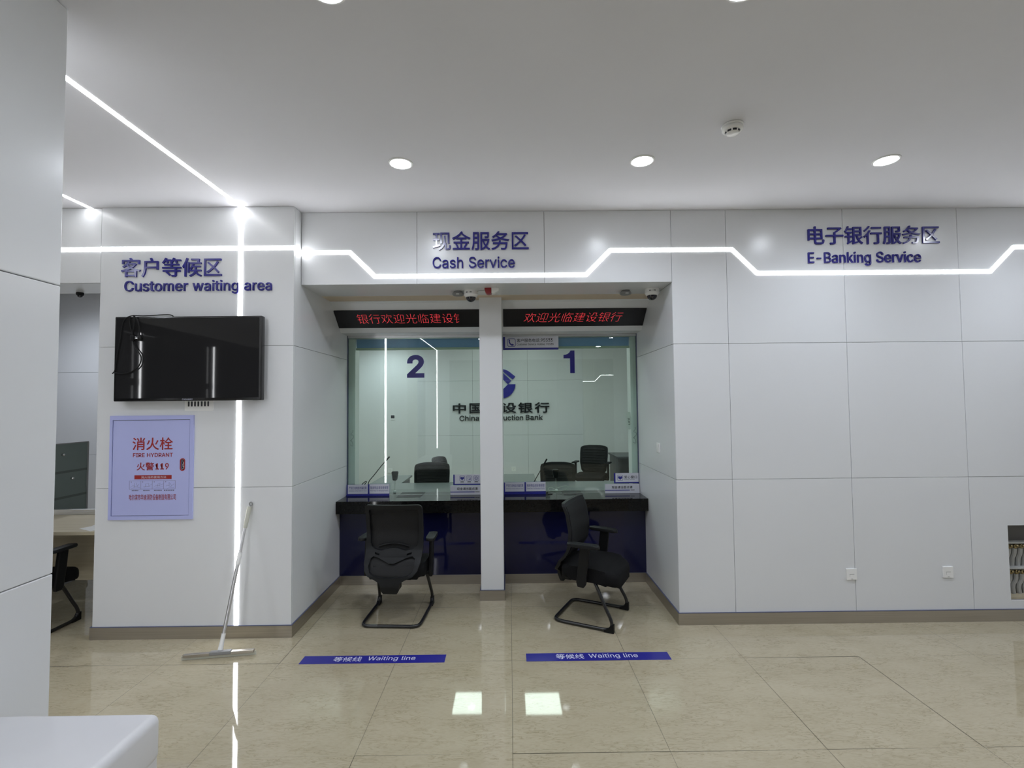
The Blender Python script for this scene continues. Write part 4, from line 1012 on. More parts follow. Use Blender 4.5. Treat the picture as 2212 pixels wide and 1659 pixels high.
# blue-framed plates on the counters
def counter_plate(label, fr, pl, zh, rz, en, re, foot_from):
    y = 5.098
    t = thing('counter_plate', label, 'sign plate', ((fr[0] + fr[1]) / 2, y, 0.838))
    MB().box(fr[0], fr[1], y, y + 0.006, 0.838, fr[3]).box(fr[0], fr[1], y - 0.012, y + 0.006, 0.838, 0.852, 0.001, 1).build('blue_frame', M['print_blue'], t)
    MB().box(pl[0], pl[1], y - 0.002, y, pl[2], pl[3]).build('white_panel', M['plate_white'], t)
    W_ = wall_basis(y - 0.002)
    lettering('chinese_lettering', zh, rz, W_, 0.0005, M['print_blue'], t, bold=0.004)
    lettering('english_lettering', en, re, W_, 0.0005, M['print_blue'], t)
for side, fr1, pl1, r1, e1, fr2, pl2, r2, e2 in (
    ('left', (-1.684, -1.4622, 0, 0.9525), (-1.6705, -1.4647, 0.8585, 0.952), (-1.6580, -1.4775, 0.905, 0.934), (-1.6580, -1.4775, 0.882, 0.896),
     (-1.4618, -1.2442, 0, 0.9555), (-1.4480, -1.2442, 0.8595, 0.955), (-1.4390, -1.2546, 0.905, 0.936), (-1.4390, -1.2546, 0.880, 0.8985)),
    ('right', (-0.0655, 0.1484, 0, 0.960), (-0.0540, 0.1455, 0.866, 0.9598), (-0.0425, 0.1335, 0.912, 0.942), (-0.0425, 0.1332, 0.889, 0.903),
     (0.1488, 0.3647, 0, 0.9615), (0.1620, 0.3642, 0.867, 0.961), (0.1715, 0.3527, 0.912, 0.942), (0.1729, 0.3524, 0.8875, 0.9045))):
    counter_plate('outer blue-framed plate with two rows of writing, %s counter, touching the %s' % (side, 'side wall' if side == 'left' else 'pillar'), fr1, pl1, '严厉打击电信诈骗犯罪', r1, 'Seriously combat telecom fraud', e1, 0)
    counter_plate('inner blue-framed belongings plate on the %s counter, next to the cash tray' % side, fr2, pl2, '随身物品请妥善保管', r2, 'Please Keep Your Belongings Properly', e2, 0)

def cash_plate(label, x0, x1, rz, bar, grey):
    y = 5.10
    t = thing('cash_check_plate', label, 'sign plate', ((x0 + x1) / 2, y, 0.838))
    MB().box(x0, x1, y, y + 0.006, 0.838, 0.931).build('plate', M['plate_white'], t)
    W_ = wall_basis(y)
    lettering('black_lettering', '现金请当面点清', rz, W_, 0.0006, M['sign_black'], t, bold=0.012)
    MB().box(bar[0], bar[1], y - 0.0006, y, bar[2], bar[3]).build('blue_line', M['print_blue'], t)
    MB().box(grey[0], grey[1], y - 0.0006, y, grey[2], grey[3]).build('fine_print', M['plate_grey'], t)
cash_plate('white cash checking plate on the left counter against the pillar', -0.6173, -0.276, (-0.5496, -0.3364, 0.8855, 0.9133), (-0.6174, -0.3668, 0.8625, 0.871), (-0.3624, -0.3172, 0.8645, 0.870))
cash_plate('white cash checking plate on the right counter against the side wall', 0.977, 1.3327, (1.0453, 1.2593, 0.8847, 0.9126), (0.9770, 1.2328, 0.864, 0.873), (1.2402, 1.2817, 0.867, 0.8725))

# icon signs on the glass above those plates
t = L_sign('icon_sign', 'white sign with three small blue icons on the glass beside the pillar', 5.129, (-0.5899, -0.276, 0.9325, 1.040), (-0.5751, -0.2765, 0.946, 1.040))
WI = wall_basis(5.129 - 0.0012)
mb = MB()
for x0, x1 in ((-0.5248, -0.4711), (-0.4524, -0.3991), (-0.3787, -0.3250)):
    icon_frame(mb, x0, x1, 0.974, 1.028, WI, 0.0006)
heart(mb, -0.498, 1.001, 0.32, WI, 0.0006)
mb.join(plate_bm([arc(-0.4258, 1.001, 0.017, 0, 358, 24), arc(-0.4258, 1.001, 0.0145, 0, 358, 24)], 0.0006), WI)
mb.join(plate_bm([arc(-0.4168, 0.993, 0.007, 0, 358, 14)], 0.0006), WI)
for a in (90, 215): mb.tube([(-0.4258, 5.1275, 1.001), (-0.4258 + 0.011 * math.cos(math.radians(a)), 5.1275, 1.001 + 0.011 * math.sin(math.radians(a)))], 0.0009, 4)
mb.join(plate_bm([arc(-0.3518, 1.001, 0.0185, 0, 358, 24), arc(-0.3518, 1.001, 0.0165, 0, 358, 24)], 0.0006), WI)
for r in (0.007, 0.013): mb.join(plate_bm([[(-0.3518 + r * math.cos(q), 1.001 + 0.018 * math.sin(q)) for q in [2 * PI * i / 20 for i in range(20)]], [(-0.3518 + (r - .0016) * math.cos(q), 1.001 + 0.0165 * math.sin(q)) for q in [2 * PI * i / 20 for i in range(20)]]], 0.0006), WI)
for z in (0.992, 1.001, 1.010): mb.box(-0.369, -0.335, 5.1272, 5.1278, z - 0.0007, z + 0.0007)
mb.build('icons', M['print_blue'], t)
mb = MB()
for x in (-0.498, -0.4258, -0.3518):
    mb.box(x - 0.017, x + 0.017, 5.1272, 5.1278, 0.9625, 0.9685); mb.box(x - 0.022, x + 0.022, 5.1272, 5.1278, 0.955, 0.957)
mb.build('caption_marks', M['plate_grey'], t)
t = L_sign('courtesy_sign', 'white courtesy window sign with one blue heart icon on the glass by the side wall', 5.129, (1.0766, 1.3355, 0.933, 1.039), (1.0929, 1.3356, 0.947, 1.039))
mb = MB(); icon_frame(mb, 1.1128, 1.1702, 0.962, 1.0193, WI, 0.0006); heart(mb, 1.1415, 0.9905, 0.36, WI, 0.0006)
mb.build('heart_icon', M['print_blue'], t)
lettering('dark_lettering', ['爱心窗口', 'Courtesy Counter'], [(1.1826, 1.3161, 0.9824, 1.0126), (1.182, 1.2925, 0.9655, 0.975)], WI, 0.0006, M['plate_grey'], t, bold=0.008)

# waiting line stickers
def floor_sticker(label, x0, x1, cz, ce):
    t = thing('floor_sticker', label, 'floor sticker', ((x0 + x1) / 2, 3.5, 0))
    MB().box(x0, x1, 3.447, 3.553, 0.0, 0.0009).build('blue_strip', M['floor_blue'], t)
    FS = basis((0, 0, 0.0009), (1, 0, 0), (0, 1, 0))
    lettering('chinese_lettering', '等候线', cz, FS, 0.0003, M['ink_white'], t, bold=0.002)
    lettering('english_lettering', 'Waiting line', ce, FS, 0.0003, M['ink_white'], t, bold=0.002)
floor_sticker('blue waiting line strip on the floor before the left chair', -1.463, -0.4635, (-1.243, -1.047, 3.473, 3.536), (-1.005, -0.673, 3.471, 3.537))
floor_sticker('blue waiting line strip on the floor before the right chair', 0.100, 1.100, (0.308, 0.503, 3.472, 3.537), (0.538, 0.880, 3.470, 3.537))

# ---------------------------------------------------------------- things behind the glass
def blind(x0, x1, side, cx_):
    t = thing('roller_blind', 'rolled-up blue roller blind at the top of window %s' % side, 'roller blind', ((x0 + x1) / 2, 5.19, 2.35))
    MB().box(x0, x1, 5.185, 5.19, 2.372, 2.462).build('cloth', M['blind'], t)
    k = MB(); k.tube([(x0, 5.21, 2.455), (x1, 5.21, 2.455)], 0.02, 12); k.build('roll', M['blind'], t, smooth=True)
    MB().box(x0 - 0.004, x1 + 0.004, 5.178, 5.197, 2.348, 2.372, 0.003).build('bottom_bar', M['blind_bar'], t)
    k = MB()
    z = 2.45
    while z > 1.50:
        k.lathe([(0.0, -0.002), (0.002, 0.0), (0.0, 0.002)], (cx_ + 0.003, 5.153, z), 6)
        k.lathe([(0.0, -0.002), (0.002, 0.0), (0.0, 0.002)], (cx_ + 0.014, 5.153, z), 6)
        z -= 0.011
    rr = random.Random(5)
    k.tube([(cx_ + 0.008 + rr.uniform(-.02, .02), 5.153, 1.50 - 0.012 * i + rr.uniform(-.02, .02)) for i in range(14)], 0.0018, 6, smooth_iter=1)
    k.build('bead_chain', M['dim_grey'], t)
# both blinds hang just behind the jambs
blind(-1.612, PX0 - 0.002, 'two', -1.655)
blind(PX1 + 0.002, 1.272, 'one', 1.300)

t = thing('paper_note', 'small white handwritten note at the right edge of window one', 'note', (1.262, 5.205, 1.485))
MB().box(1.231, 1.2745, 5.202, 5.2035, 1.487, 1.672).build('sheet', M['paper'], t)
m = basis((1.250, 5.202, 1.60), (0.25, 0, -0.97), (0.97, 0, 0.25))
lettering('ink_lettering', 'Key', (0.0, 0.075, -0.012, 0.020), m, 0.0005, M['sign_black'], t)

def gooseneck(label, pts, y, base):
    t = thing('gooseneck_microphone', label, 'microphone', (pts[0][0], y, 0.75))
    MB().box(pts[0][0] - 0.05, pts[0][0] + 0.05, y - 0.06, y + 0.06, 0.75, 0.785, 0.008).build('base', M['black'], t)
    p = [(pts[0][0], y, 0.78)] + [(a, y, b) for a, b in pts]
    k = MB(); k.tube(p, 0.0048, 8, smooth_iter=2); k.build('neck', M['black'], t, smooth=True)
    a, b = Vector(p[-2]), Vector(p[-1])
    d = (b - a).normalized()
    k = MB(); k.tube([b - d * 0.07, b - d * 0.06, b, b + d * 0.004], 0.0085, 10); k.build('capsule', M['black'], t, smooth=True)
gooseneck('thin gooseneck microphone leaning right behind window two', [(-1.578, 0.887), (-1.570, 0.923), (-1.545, 0.955), (-1.512, 0.990), (-1.435, 1.090), (-1.343, 1.191)], 5.5, 0)
gooseneck('thin gooseneck microphone leaning right behind window one', [(0.235, 0.84), (0.256, 0.883), (0.288, 0.939), (0.409, 1.148)], 5.5, 0)
def stem_device(label, x, z0, z1, xb):
    t = thing('stem_device', label, 'device', (xb, 5.27, 0.8375))
    k = MB()
    k.prism([(x - 0.034, z1 - 0.012), (x - 0.026, z1), (x + 0.026, z1), (x + 0.034, z1 - 0.012), (x + 0.022, z0 + 0.006), (x + 0.017, z0), (x - 0.017, z0), (x - 0.022, z0 + 0.006)], 'y', 5.265, 5.305, 0.004)
    k.build('head', M['black'], t)
    k = MB(); k.tube([(x + 0.002, 5.285, z0 + 0.004), (x + (xb - x) * 0.4, 5.28, z0 - 0.05), (xb, 5.27, 0.86), (xb, 5.27, 0.838)], 0.0022, 6, smooth_iter=2); k.build('stem', M['off_white'], t)
    MB().box(xb - 0.013, xb + 0.013, 5.258, 5.282, 0.8375, 0.855, 0.003).build('foot', M['white'], t)
stem_device('black tapered device on a thin pale stem behind window two', -1.230, 0.965, 1.061, -1.228)
stem_device('black tapered device on a thin pale stem behind window one', 0.487, 0.972, 1.065, 0.492)
k = MB()
k.tube([(0.378, 5.24, 0.8405), (0.443, 5.25, 0.841), (0.49, 5.262, 0.843), (0.47, 5.275, 0.86), (0.44, 5.275, 0.875), (0.405, 5.27, 0.872), (0.40, 5.26, 0.85), (0.43, 5.24, 0.841), (0.50, 5.235, 0.841), (0.57, 5.25, 0.845), (0.625, 5.275, 0.87), (0.615, 5.278, 0.885), (0.56, 5.275, 0.885), (0.50, 5.27, 0.87)], 0.0024, 6, smooth_iter=2)
tag(k.build('white_cable', M['off_white'], smooth=True), 'loosely looped white cable on the right counter behind the glass', 'cable')
k = MB(); k.tube([(-1.66, 5.40, 0.753), (-1.64, 5.40, 0.86), (-1.615, 5.40, 0.91), (-1.575, 5.40, 0.942), (-1.562, 5.40, 0.935), (-1.585, 5.40, 0.91), (-1.61, 5.40, 0.87), (-1.62, 5.40, 0.753)], 0.0042, 8, smooth_iter=2)
tag(k.build('black_cable', M['black'], smooth=True), 'short loop of black cable behind the outermost left counter plate', 'cable')
k = MB(); k.box(0.383, 0.432, 5.072, 5.084, 0.838, 0.845, 0.002)
tag(k.build('pen_stub', M['black']), 'short black stub lying on the right counter beside the plates', 'pen')

def teller_desk(x0, x1, rx0, rx1, label, label2):
    t = thing('teller_desk', label, 'desk', ((x0 + x1) / 2, 5.8, 0))
    MB().box(x0, x1, 5.33, 6.46, 0.725, 0.75, 0.002).build('desk_top', M['desk_top'], t)
    MB().box(x0 + 0.03, x0 + 0.055, 5.40, 6.42, 0, 0.725).build('side_panel', M['desk_dark'], t)
    MB().box(x1 - 0.055, x1 - 0.03, 5.40, 6.42, 0, 0.725).build('side_panel', M['desk_dark'], t)
    MB().box(x0 + .055, x1 - .055, 5.40, 5.42, 0.1, 0.725).build('modesty_panel', M['desk_dark'], t)
    t = thing('desk_return', label2, 'desk', ((rx0 + rx1) / 2, 6.8, 0))
    MB().box(rx0, rx1, 6.462, 7.18, 0.725, 0.75, 0.002).build('desk_top', M['desk_top'], t)
    MB().box(rx0 + 0.03, rx1 - 0.03, 6.75, 7.15, 0, 0.725).build('pedestal', M['desk_dark'], t)
teller_desk(-1.83, -0.36, -1.82, -1.42, 'grey-green teller desk behind window two', 'grey-green side return of the teller desk behind window two')
teller_desk(-0.31, 1.50, -0.30, 0.345, 'grey-green teller desk behind window one', 'grey-green side return of the teller desk behind window one')

t = thing('side_desk', 'dark grey desk with open front at the right side of the teller room', 'desk', (2.4, 8.55, 0))
MB().box(1.775, 3.15, 8.20, 8.92, 0.845, 0.872, 0.002).build('desk_top', M['desk_dark'], t)
MB().box(1.80, 1.83, 8.24, 8.90, 0, 0.845).build('side_panel', M['desk_dark'], t)
MB().box(1.83, 3.1, 8.86, 8.885, 0.08, 0.845).build('back_panel', M['desk_dark'], t)
MB().box(2.18, 2.6, 8.40, 8.85, 0.0, 0.66, 0.003).build('pedestal', M['desk_dark'], t)

def wall_box(name, label, cat, x, z, y, w=0.086, h=0.086, marks='socket', face=-1):
    t = thing(name, label, cat, (x, y, z - h / 2))
    MB().box(x - w / 2, x + w / 2, y - 0.009, y, z - h / 2, z + h / 2, 0.002).build('cover_plate', M['white'], t)
    k = MB(); s = w / 0.086
    if marks == 'socket':
        for dx, dz, a, b in ((-0.010, 0.012, .0016, .005), (0.010, 0.012, .0016, .005), (0, -0.012, .0016, .005)):
            k.box(x + dx - a, x + dx + a, y - 0.0096, y - 0.0088, z + dz - b, z + dz + b)
    elif marks == 'data':
        k.box(x - 0.018, x + 0.020, y - 0.0096, y - 0.0088, z + 0.0005, z + 0.003)
        k.box(x - 0.006, x + 0.008, y - 0.0096, y - 0.0088, z - 0.038, z - 0.034)
        k.box(x - 0.016, x - 0.015, y - 0.0096, y - 0.0088, z - 0.018, z)
    else:
        k.box(x - w * 0.42, x + w * 0.42, y - 0.0096, y - 0.0088, z - h * 0.20, z + h * 0.40)
    k.build('slots' if marks != 'screen' else 'display', M['dim_grey'] if marks == 'data' else M['plate_grey'] if marks == 'screen' else M['gap'], t)
wall_box('wall_thermostat', 'small wall controller with dark display behind window two', 'thermostat', -2.325, 1.522, 9.803, 0.086, 0.10, 'screen')
wall_box('wall_socket', 'white socket low on the far wall behind window two', 'socket', -2.374, 0.47, 9.803)
wall_box('wall_socket', 'white socket low on the far wall behind window one, under the bank sign', 'socket', 0.069, 0.477, 9.8)
wall_box('wall_socket', 'white socket on the far wall left of the dark open desk', 'socket', 1.985, 0.50, 9.803)
wall_box('data_outlet', 'white outlet plate on the right wall sitting on a panel seam', 'outlet', 2.7205, 0.382, YF, 0.084, 0.088, 'data')
wall_box('data_outlet', 'white outlet plate on the right wall nearest the pipe niche', 'outlet', 3.495, 0.390, YF, 0.083, 0.089, 'data')
# switch on the side wall of the recess
t = thing('wall_switch', 'white switch plate on the right side wall of the recess', 'switch', (XR, 4.43, 1.318))
MB().box(XR - 0.009, XR, 4.387, 4.473, 1.318, 1.404, 0.002).build('cover_plate', M['white'], t)
MB().box(XR - 0.0115, XR - 0.0085, 4.402, 4.458, 1.330, 1.392, 0.001).build('rocker', M['white'], t)

# ---------------------------------------------------------------- ceiling devices
t = thing('smoke_detector', 'white round smoke detector on the open ceiling above the right downlights', 'smoke detector', (1.29, 2.743, H), local=True)
MB().lathe([(0.0, -0.001), (0.058, -0.001), (0.060, -0.006), (0.058, -0.012), (0.050, -0.012), (0.0, -0.012)][::-1], res=36).build('base', M['white'], t)
MB().lathe([(0.050, -0.012), (0.056, -0.015), (0.057, -0.028), (0.052, -0.034), (0.040, -0.036)], res=36).lathe([(0.0, -0.051), (0.031, -0.051), (0.036, -0.046), (0.0, -0.046)], res=36).lathe([(0.026, -0.03), (0.026, -0.047)], res=16).build('head', M['white'], t)
k = MB()
k.lathe([(0.0, -0.036), (0.0395, -0.036), (0.036, -0.0455), (0.0, -0.0455)], res=36)
k.build('dark_vents', M['gap'], t)
k = MB()
for q in range(8):
    a = 2 * PI * q / 8 + 0.3
    k.tube([(0.0405 * math.cos(a), 0.0405 * math.sin(a), -0.035), (0.0365 * math.cos(a), 0.0365 * math.sin(a), -0.047)], 0.004, 6)
k.build('ribs', M['white'], t)

def soffit_puck(label, x, y):
    t = thing('round_detector', label, 'detector', (x, y, SOF), local=True)
    MB().lathe([(0.0, 0.0), (0.036, 0.0), (0.036, -0.012), (0.0, -0.012)], res=28).build('base', M['dim_grey'], t)
    MB().lathe([(0.0, -0.012), (0.044, -0.012), (0.050, -0.020), (0.050, -0.030), (0.042, -0.036), (0.0, -0.036)], res=28).build('cap', M['dim_grey'], t, smooth=True)
    MB().box(-0.012, 0.014, -0.051, -0.030, -0.034, -0.030).build('marking', M['white'], t)
soffit_puck('grey round detector under the fascia left of the first dome camera', -0.440, 4.25)
soffit_puck('grey round detector under the fascia left of the second dome camera', 1.028, 4.27)
def dome_camera(label, x, y, z=SOF, s=1.0, dark=False):
    t = thing('dome_camera', label, 'security camera', (x, y, z), local=True)
    prof = [(0.0, 0.0), (0.058, 0.0), (0.060, -0.006), (0.060, -0.036), (0.050, -0.052), (0.043, -0.056), (0.0, -0.056)]
    MB().lathe([(r * s, q * s) for r, q in prof], res=36).build('housing', M['grey_black'] if dark else M['white'], t, smooth=True, angle=25)
    MB().lathe([(0.041 * s, -0.056 * s)] + [(0.041 * s * math.cos(a), (-0.058 - 0.036 * math.sin(a)) * s) for a in [PI / 2 * i / 8 for i in range(8)]] + [(0.0, -0.094 * s)], res=32).build('smoked_dome', M['smoked'], t, smooth=True)
    k = MB(); 
    for i in range(6): k.box((-0.036 + 0.0085 * i) * s, (-0.0295 + 0.0085 * i) * s, (-0.0615 + abs(i - 4) * 0.0022) * s, -0.045 * s, -0.026 * s, -0.018 * s)
    k.build('maker_mark', M['plate_grey'], t)
    return t
dome_camera('white dome camera beside the red alarm under the fascia', -0.326, 4.23, s=1.03)
dome_camera('white dome camera under the right end of the fascia', 1.245, 4.22, s=1.03)
dome_camera('dark dome camera under the beam of the office opening at far left', -3.655, 4.175, s=0.45, dark=True)
t = thing('alarm_beacon', 'red and white alarm unit under the fascia above the pillar', 'alarm', (-0.145, 4.15, SOF), local=True)
k = MB(); k.prism([(-0.058, 0.0), (0.0, 0.0), (0.0, -0.046), (-0.018, -0.052), (-0.034, -0.051), (-0.048, -0.040), (-0.057, -0.018)], 'y', -0.035, 0.035, 0.003); k.build('red_half', M['red_box'], t)
k = MB(); k.prism([(0.001, 0.0), (0.064, 0.0), (0.064, -0.026), (0.034, -0.042), (0.001, -0.046)], 'y', -0.035, 0.035, 0.003); k.build('white_half', M['white'], t)
k = MB(); k.tube([(-0.125, 0.05, -0.012), (-0.09, 0, -0.016), (-0.057, 0, -0.014)], 0.0022, 6); k.build('wire', M['dim_grey'], t)

# ---------------------------------------------------------------- pipe manifold in the wall niche
t = thing('pipe_manifold', 'two-bar heating manifold with brass valves and white pipes in the wall niche', 'pipe manifold', (4.33, YF + 0.08, NZ0))
for z, n in ((0.598, 0), (0.392, 1)):
    MB().box(NX0 + 0.002, NX1 - 0.002, YF + 0.050, YF + 0.10, z - 0.008, z + 0.010, 0.006).build('bar', M['pipe'], t, smooth=True)
    for i in range(13):
        x = NX0 + 0.024 + 0.049 * i
        k = MB(); k.lathe([(0.0, 0.0), (0.012, 0.0), (0.016, 0.008), (0.016, 0.022), (0.011, 0.026), (0.013, 0.034), (0.0, 0.034)], (x, YF + 0.07, z - 0.048), 6)
        k.lathe([(0.0, 0.0), (0.010, 0.0), (0.012, 0.012), (0.0, 0.012)], (0, 0, 0), 8, Matrix.Translation((x, YF + 0.055, z - 0.024)) @ Matrix.Rotation(PI / 2, 4, 'X'))
        k.build('valve', M['brass'], t)
        zb = 0.402 if n == 0 else NZ0
        w = 0.012 if n else 0.003
        k = MB(); k.tube([(x, YF + 0.075, z - 0.045), (x + w * 0.6, YF + 0.085, z - 0.10), (x - w * 1.2, YF + 0.095, (z - 0.05 + zb) / 2), (x + w * .4, YF + 0.105, zb + 0.01), (x + w * .4, YF + 0.105, zb)], 0.0175, 10, smooth_iter=1)
        k.build('pipe', M['pipe'], t, smooth=True)
MB().box(NX0 + .001, NX1 - .001, YF + 0.03, YF + 0.128, NZ0, NZ0 + 0.018).build('sill_board', M['wood'], t)

# ---------------------------------------------------------------- chairs
def interp(z, pts):
    for (a, b), (c, d) in zip(pts, pts[1:]):
        if a <= z <= c:
            f = (z - a) / (c - a); f = f * f * (3 - 2 * f) * 0.5 + f * 0.5
            return b + (d - b) * f
    return pts[0][1] if z < pts[0][0] else pts[-1][1]
def bend(bm, prof, k=0.4):
    for v in bm.verts:
        v.co.y += interp(v.co.z, prof) + k * v.co.x ** 2
    return bm
def back_piece(name, loops, thick, y0, prof, m, parent, z0, z1, k=0.4, smooth=True):
    t = plate_bm(loops, thick, [z0 + (z1 - z0) * i / 22 for i in range(1, 22)])
    for x in (-0.16, -0.08, 0, 0.08, 0.16):
        bmesh.ops.bisect_plane(t, geom=list(t.verts) + list(t.edges) + list(t.faces), plane_co=(x, 0, 0), plane_no=(1, 0, 0))
    t.transform(wall_basis(y0))
    bend(t, prof, k)
    mb = MB(); mb.join(t)
    return mb.build(name, m, parent, smooth=smooth, angle=50)
def cushion(name, x, y0, y1, z0, z1, m, parent, droop=0.03, r=0.05):
    mb = MB()
    mb.prism(rrect(-x, x, y0, y1, 0.09, 6), 'z', z0, z1)
    bmesh.ops.bevel(mb.bm, geom=[e for e in mb.bm.edges if abs(e.verts[0].co.z - e.verts[1].co.z) < 1e-6], offset=min(r, (z1 - z0) * 0.42), segments=4, profile=0.6, affect='EDGES')
    for i in range(1, 8):
        bmesh.ops.bisect_plane(mb.bm, geom=list(mb.bm.verts) + list(mb.bm.edges) + list(mb.bm.faces), plane_co=(0, y0 + (y1 - y0) * i / 8, 0), plane_no=(0, 1, 0))
    for v in mb.bm.verts:
        f = (v.co.y - y0) / (y1 - y0)
        v.co.z -= droop * max(0, f - 0.55) ** 2 / 0.2 * 1.0 - 0.006 * (1 - (v.co.x / x) ** 2) * 0
    return mb.build(name, m, parent, smooth=True, angle=60)
def mirror(pts): return pts + [(-a, b) for a, b in pts[::-1]]

def visitor_chair(label, loc, rot, group=None):
    t = thing('visitor_chair', label, 'chair', loc, group, local=True, rotz=rot)
    prof = [(0.26, -0.225), (0.33, -0.245), (0.40, -0.240), (0.48, -0.200), (0.53, -0.150), (0.60, -0.115), (0.72, -0.105), (0.85, -0.125), (0.96, -0.165)]
    outer = arc(0.205, 0.92, 0.032, 90, 0, 6) + [(0.237, 0.75), (0.236, 0.58), (0.229, 0.49), (0.212, 0.435), (0.18, 0.400), (0.12, 0.375), (0.085, 0.355), (0.075, 0.325), (0.068, 0.285), (0.055, 0.265)]
    up = [(0.19, 0.912)] + arc(0.190, 0.898, 0.014, 80, 0, 3) + [(0.204, 0.75), (0.198, 0.64), (0.186, 0.605), (0.160, 0.588), (0.103, 0.577), (0.053, 0.590), (0.02, 0.598)]
    lo = [(0.02, 0.492), (0.07, 0.510), (0.120, 0.528), (0.162, 0.536), (0.182, 0.52), (0.187, 0.47), (0.172, 0.428), (0.14, 0.408), (0.103, 0.397), (0.03, 0.392)]
    sl = [(0.112, 0.556), (0.155, 0.567), (0.150, 0.551), (0.114, 0.543)]
    frame = back_piece('back_frame', [mirror(outer), mirror(up), mirror(lo), sl, [(-a, b) for a, b in sl]], 0.026, 0.0, prof, M['grey_black'], t, 0.26, 0.955)
    grow = lambda L, s: [(a * s, 0.0 + b) for a, b in L]
    mesh = back_piece('back_mesh', [mirror([(0.212, 0.925), (0.215, 0.75), (0.208, 0.60), (0.205, 0.48), (0.19, 0.415), (0.10, 0.385)])], 0.006, 0.004, prof, M['mesh'], t, 0.38, 0.93)
    k = MB()
    pts = [(-0.13 + 0.26 * i / 12, -0.0, 0.605 + 0.028 * math.sin(PI * i / 12)) for i in range(13)]
    k.tube([(a, interp(c, prof) - 0.016 + 0.4 * a * a, c) for a, b, c in pts], 0.009, 8)
    k.build('lumbar_bar', M['black'], t, smooth=True)
    cushion('seat', 0.245, -0.195, 0.285, 0.358, 0.468, M['fabric'], t, droop=0.045)
    MB().box(-0.20, 0.20, -0.16, 0.20, 0.345, 0.365, 0.008).box(-0.07, 0.07, -0.245, -0.15, 0.285, 0.365, 0.01).build('seat_pan', M['black'], t)
    for s in (-1, 1):
        k = MB(); k.prism(rrect(-0.037, 0.037, -0.13, 0.13, 0.034, 5), 'z', 0, 0.026)
        bmesh.ops.bevel(k.bm, geom=[e for e in k.bm.edges if abs(e.verts[0].co.z - e.verts[1].co.z) < 1e-6], offset=0.009, segments=3, profile=0.5, affect='EDGES')
        for v in k.bm.verts:
            v.co.x += 0.10 * v.co.y * -s * 0.6
            v.co.z -= 0.9 * max(0, v.co.y - 0.04) ** 2
        k.bm.transform(Matrix.Translation((s * 0.280, 0.03, 0.638)))
        k.build('arm_pad', M['grey_black'], t, smooth=True, angle=50)
        k = MB()
        k.prism([(0.005, 0.645), (0.085, 0.645), (0.070, 0.50), (0.048, 0.345), (0.03, 0.322), (-0.02, 0.325), (-0.03, 0.36)], 'x', s * 0.262, s * 0.290, 0.006)
        k.box(s * 0.15, s * 0.285, -0.012, 0.032, 0.340, 0.366, 0.005)
        k.build('arm_post', M['black'], t)
    path = []
    side = [(0.150, 0.06, 0.372), (0.200, 0.085, 0.365), (0.214, 0.12, 0.315), (0.230, 0.19, 0.17), (0.236, 0.228, 0.105), (0.237, 0.240, 0.06), (0.237, 0.226, 0.026), (0.237, 0.195, 0.0145), (0.237, 0.10, 0.0135), (0.235, -0.17, 0.0135), (0.228, -0.215, 0.0135), (0.204, -0.242, 0.0135), (0.165, -0.248, 0.0135), (0.0, -0.248, 0.0135)]
    path = side + [(-a, b, c) for a, b, c in side[-2::-1]]
    k = MB(); k.tube(path, 0.0132, 12, smooth_iter=2); k.build('sled_frame', M['tube'], t, smooth=True)
    for s in (-1, 1):
        k = MB(); k.prism([(0.255, 0.0), (0.175, 0.0), (0.178, 0.018), (0.215, 0.034), (0.232, 0.062), (0.255, 0.066)], 'x', s * 0.237 - 0.016, s * 0.237 + 0.016, 0.003)
        k.build('foot_cap', M['black'], t)
    return t
def dup(root, loc, rotz, label):
    r = root.copy(); COL.objects.link(r)
    r.location = loc; r.rotation_euler = (0, 0, rotz); r['label'] = label
    for ch in list(root.children):
        c = ch.copy(); COL.objects.link(c); c.parent = r
        for g in list(ch.children):
            d = g.copy(); COL.objects.link(d); d.parent = c
    return r
G = 'black visitor chairs'
vc = visitor_chair('black mesh-back visitor chair seen from behind at the left counter', (-0.953, 4.225, 0), math.radians(-3.0), G)
dup(vc, (0.668, 4.168, 0), math.radians(-117.0), 'black mesh-back visitor chair turned sideways at the right counter')
dup(vc, (-3.865, 3.965, 0), math.radians(-1.0), 'black visitor chair at the oak desk, half hidden by the near column')

